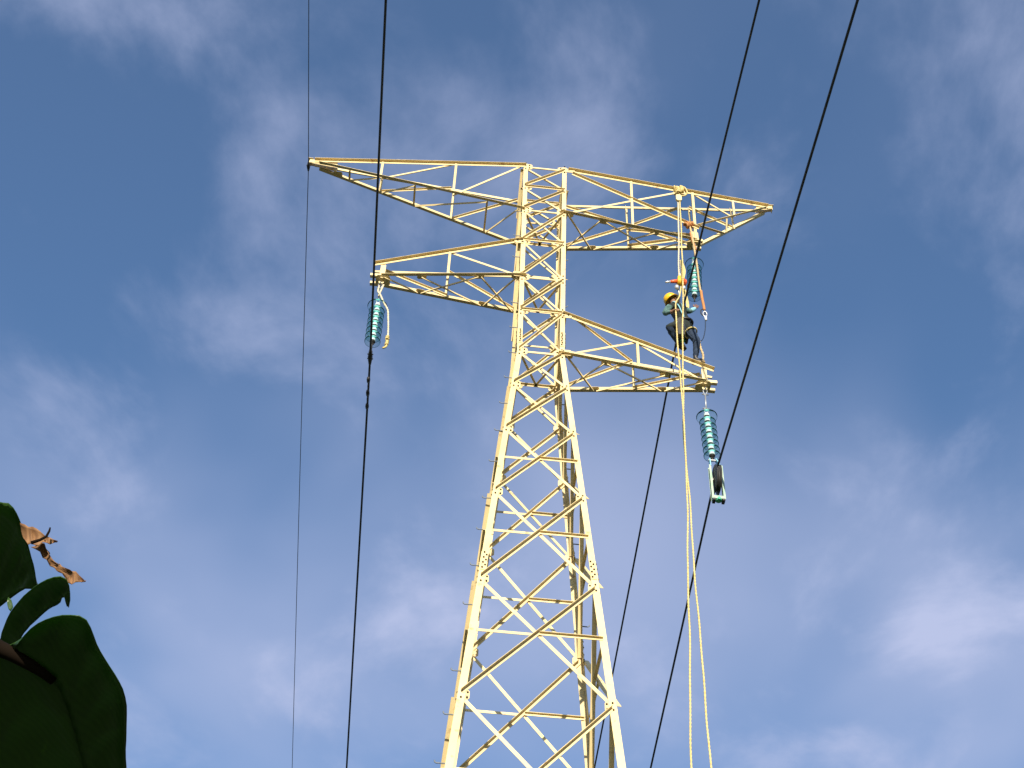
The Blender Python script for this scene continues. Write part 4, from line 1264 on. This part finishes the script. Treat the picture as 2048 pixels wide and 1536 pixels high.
# tool pouch on the hip and boot soles
m = MB(); c = J['pelvis'][1] + Vector((-.115, -.15, -.20))
m.prism([c + Vector((a * .055, b_ * .05, -.26)) for a, b_ in ((-1, -1), (1, -1), (1, 1), (-1, 1))], [c + Vector((a * .062, b_ * .055, .20)) for a, b_ in ((-1, -1), (1, -1), (1, 1), (-1, 1))])
pc(m, 'tool_bag', 'rubber', False)
for f_, t_ in (('ankle_r', 'toe_r'), ('ankle_l', 'toe_l')):
    a, b_ = J[f_][1], J[t_][1]
    dd = Vector((b_.x - a.x, b_.y - a.y, 0)).normalized(); sd2 = Z.cross(dd)
    zz = min(a.z, b_.z) - .038
    smat = 'sole' if f_ == 'ankle_r' else 'boot'
    pts = []
    for u, w_ in ((-.06, .028), (-.03, .040), (.06, .042), (.13, .046), (.165, .030)):
        pts.append((u, w_))
    poly = [a + dd * u + sd2 * w_ for u, w_ in pts] + [a + dd * u - sd2 * w_ for u, w_ in reversed(pts)]
    m = MB()
    m.prism([Vector((q.x, q.y, zz - .016)) for q in poly], [Vector((q.x, q.y, zz + .012)) for q in poly], 0)
    m.prism([Vector((q.x, q.y, zz + .012)) for q in poly], [Vector((a.x + (q.x - a.x) * .8, a.y + (q.y - a.y) * .8, zz + .075)) for q in poly], 1)
    o = pc(m, 'boot', [smat, 'boot'], False)

# ------------------------------------------------------------------ banana plant at the lower left
plant = empty('banana_plant', (-4.55, -13.55, 0))
tag(plant, 'dark broad leaved plant with a curled dry tip in the lower left corner', 'plant')


def blade(name, key, mat, bow, corr, freq, thick=.0025, rows=9, rag=0.0):
    e1, e2 = [[Vector(p) for p in e] for e in LEAF[key]]
    n = len(e1)
    if rag:
        for i in range(1, n - 1):
            e1[i] = e1[i].lerp(e2[i], random.uniform(-rag, rag * 1.6)); e2[i] = e2[i].lerp(e1[i], random.uniform(-rag, rag * 1.6))
    nn = Vector((0, 0, 0))
    for i in range(n - 1):
        nn += (e1[i + 1] - e1[i]).cross(e2[i] - e1[i])
    nn.normalize()
    if nn.z < 0:
        nn = -nn
    m = MB()
    for side in (0, 1):
        for i in range(n):
            for j in range(rows):
                t = j / (rows - 1)
                p = e1[i].lerp(e2[i], t)
                wdt = (e2[i] - e1[i]).length
                p = p + nn * (bow * 4 * t * (1 - t) * min(1, wdt * 5) + corr * math.sin(i * freq + t * 1.3) * math.sin(math.pi * t) - side * thick)
                m.v.append(tuple(p))
    q = n * rows
    for i in range(n - 1):
        for j in range(rows - 1):
            a = i * rows + j
            m.face((a, a + 1, a + rows + 1, a + rows), 0)
            m.face((q + a, q + a + rows, q + a + rows + 1, q + a + 1), 0)
    def rim(a, b_):
        m.face((a, b_, q + b_, q + a), 0)
    for i in range(n - 1):
        rim(i * rows, (i + 1) * rows); rim(i * rows + rows - 1, (i + 1) * rows + rows - 1)
    for j in range(rows - 1):
        rim(j, j + 1); rim((n - 1) * rows + j, (n - 1) * rows + j + 1)
    o = m.build(name, mat, plant, True, plant.location)
    o.location = (0, 0, 0)
    return o


blade('leaf_lobe', 'lobe_a', 'leaf', .03, .006, 1.7)
blade('leaf_lobe', 'lobe_b', 'leaf', .02, .004, 1.3)
blade('leaf_blade', 'blade_upper', 'leaf', .038, .006, 1.3)
blade('leaf_blade', 'blade_lower', 'leaf', .04, .006, 1.4)
blade('leaf_scrap', 'scrap', 'leaf', .004, .001, 1.0)
for k in ('dry_a', 'dry_b', 'dry_c'):
    o = blade('dry_leaf', k, 'dry', .030, .016, 2.3, .0015, 9, .14)
    o["label"] = 'curled brown dead leaf tip'
m = MB()
mp_ = [Vector(p) for p in LEAF['midrib']]
m.tube(mp_, [.030 - .0021 * i for i in range(len(mp_))], 10)
o = m.build('midrib', 'rib', plant, True, plant.location); o.location = (0, 0, 0)
m = MB(); m.tube([Vector(p) for p in LEAF['dry_stalk']], [.005, .004, .0035, .003, .002], 6)
o = m.build('dry_stalk', 'rib', plant, True, plant.location); o.location = (0, 0, 0)
# leaf stalk and trunk beyond the frame
m = MB()
s0 = mp_[0]
m.tube(spline([(-4.55, -13.55, 2.6), (-4.4, -13.5, 3.3), tuple((s0 + Vector((-4.3, -13.5, 3.6))) * .5 + Vector((0, 0, .15))), tuple(s0)], 6), [.055 - .0012 * i for i in range(19)], 10)
o = m.build('leaf_stalk', 'stem', plant, True, plant.location); o.location = (0, 0, 0)
m = MB()
m.tube([(0, 0, -.1), (0, 0, .8), (.02, 0, 1.6), (0, .0, 2.3), (0, 0, 2.75)], [.17, .15, .13, .11, .07], 16, wob=.05)
m.build('trunk', 'stem', plant, True)
for ang, ln, dr in ((150, 1.9, .9), (215, 2.1, 1.1), (75, 1.7, .6)):
    a = math.radians(ang)
    d_ = Vector((math.cos(a), math.sin(a), 0)); sd3 = Vector((-d_.y, d_.x, 0))
    m = MB(); rows = 9; n = 22
    for side in (0, 1):
        for i in range(n):
            t = i / (n - 1)
            c = d_ * (ln * t) + Z * (2.65 + 1.1 * t - (dr + 1.1) * t * t)
            wd = .34 * math.sin(math.pi * min(1, .08 + .92 * t)) ** .6 + .01
            for j in range(rows):
                u = j / (rows - 1) * 2 - 1
                m.v.append(tuple(c + sd3 * (u * wd) + Z * (.10 * abs(u) - .16 * u * u + .012 * math.sin(i * 1.9 + u) * abs(u) - side * .003)))
    q = n * rows
    for i in range(n - 1):
        for j in range(rows - 1):
            aa = i * rows + j
            m.face((aa, aa + 1, aa + rows + 1, aa + rows), 0); m.face((q + aa, q + aa + rows, q + aa + rows + 1, q + aa + 1), 0)
    m.build('leaf_blade', 'leaf', plant, True)
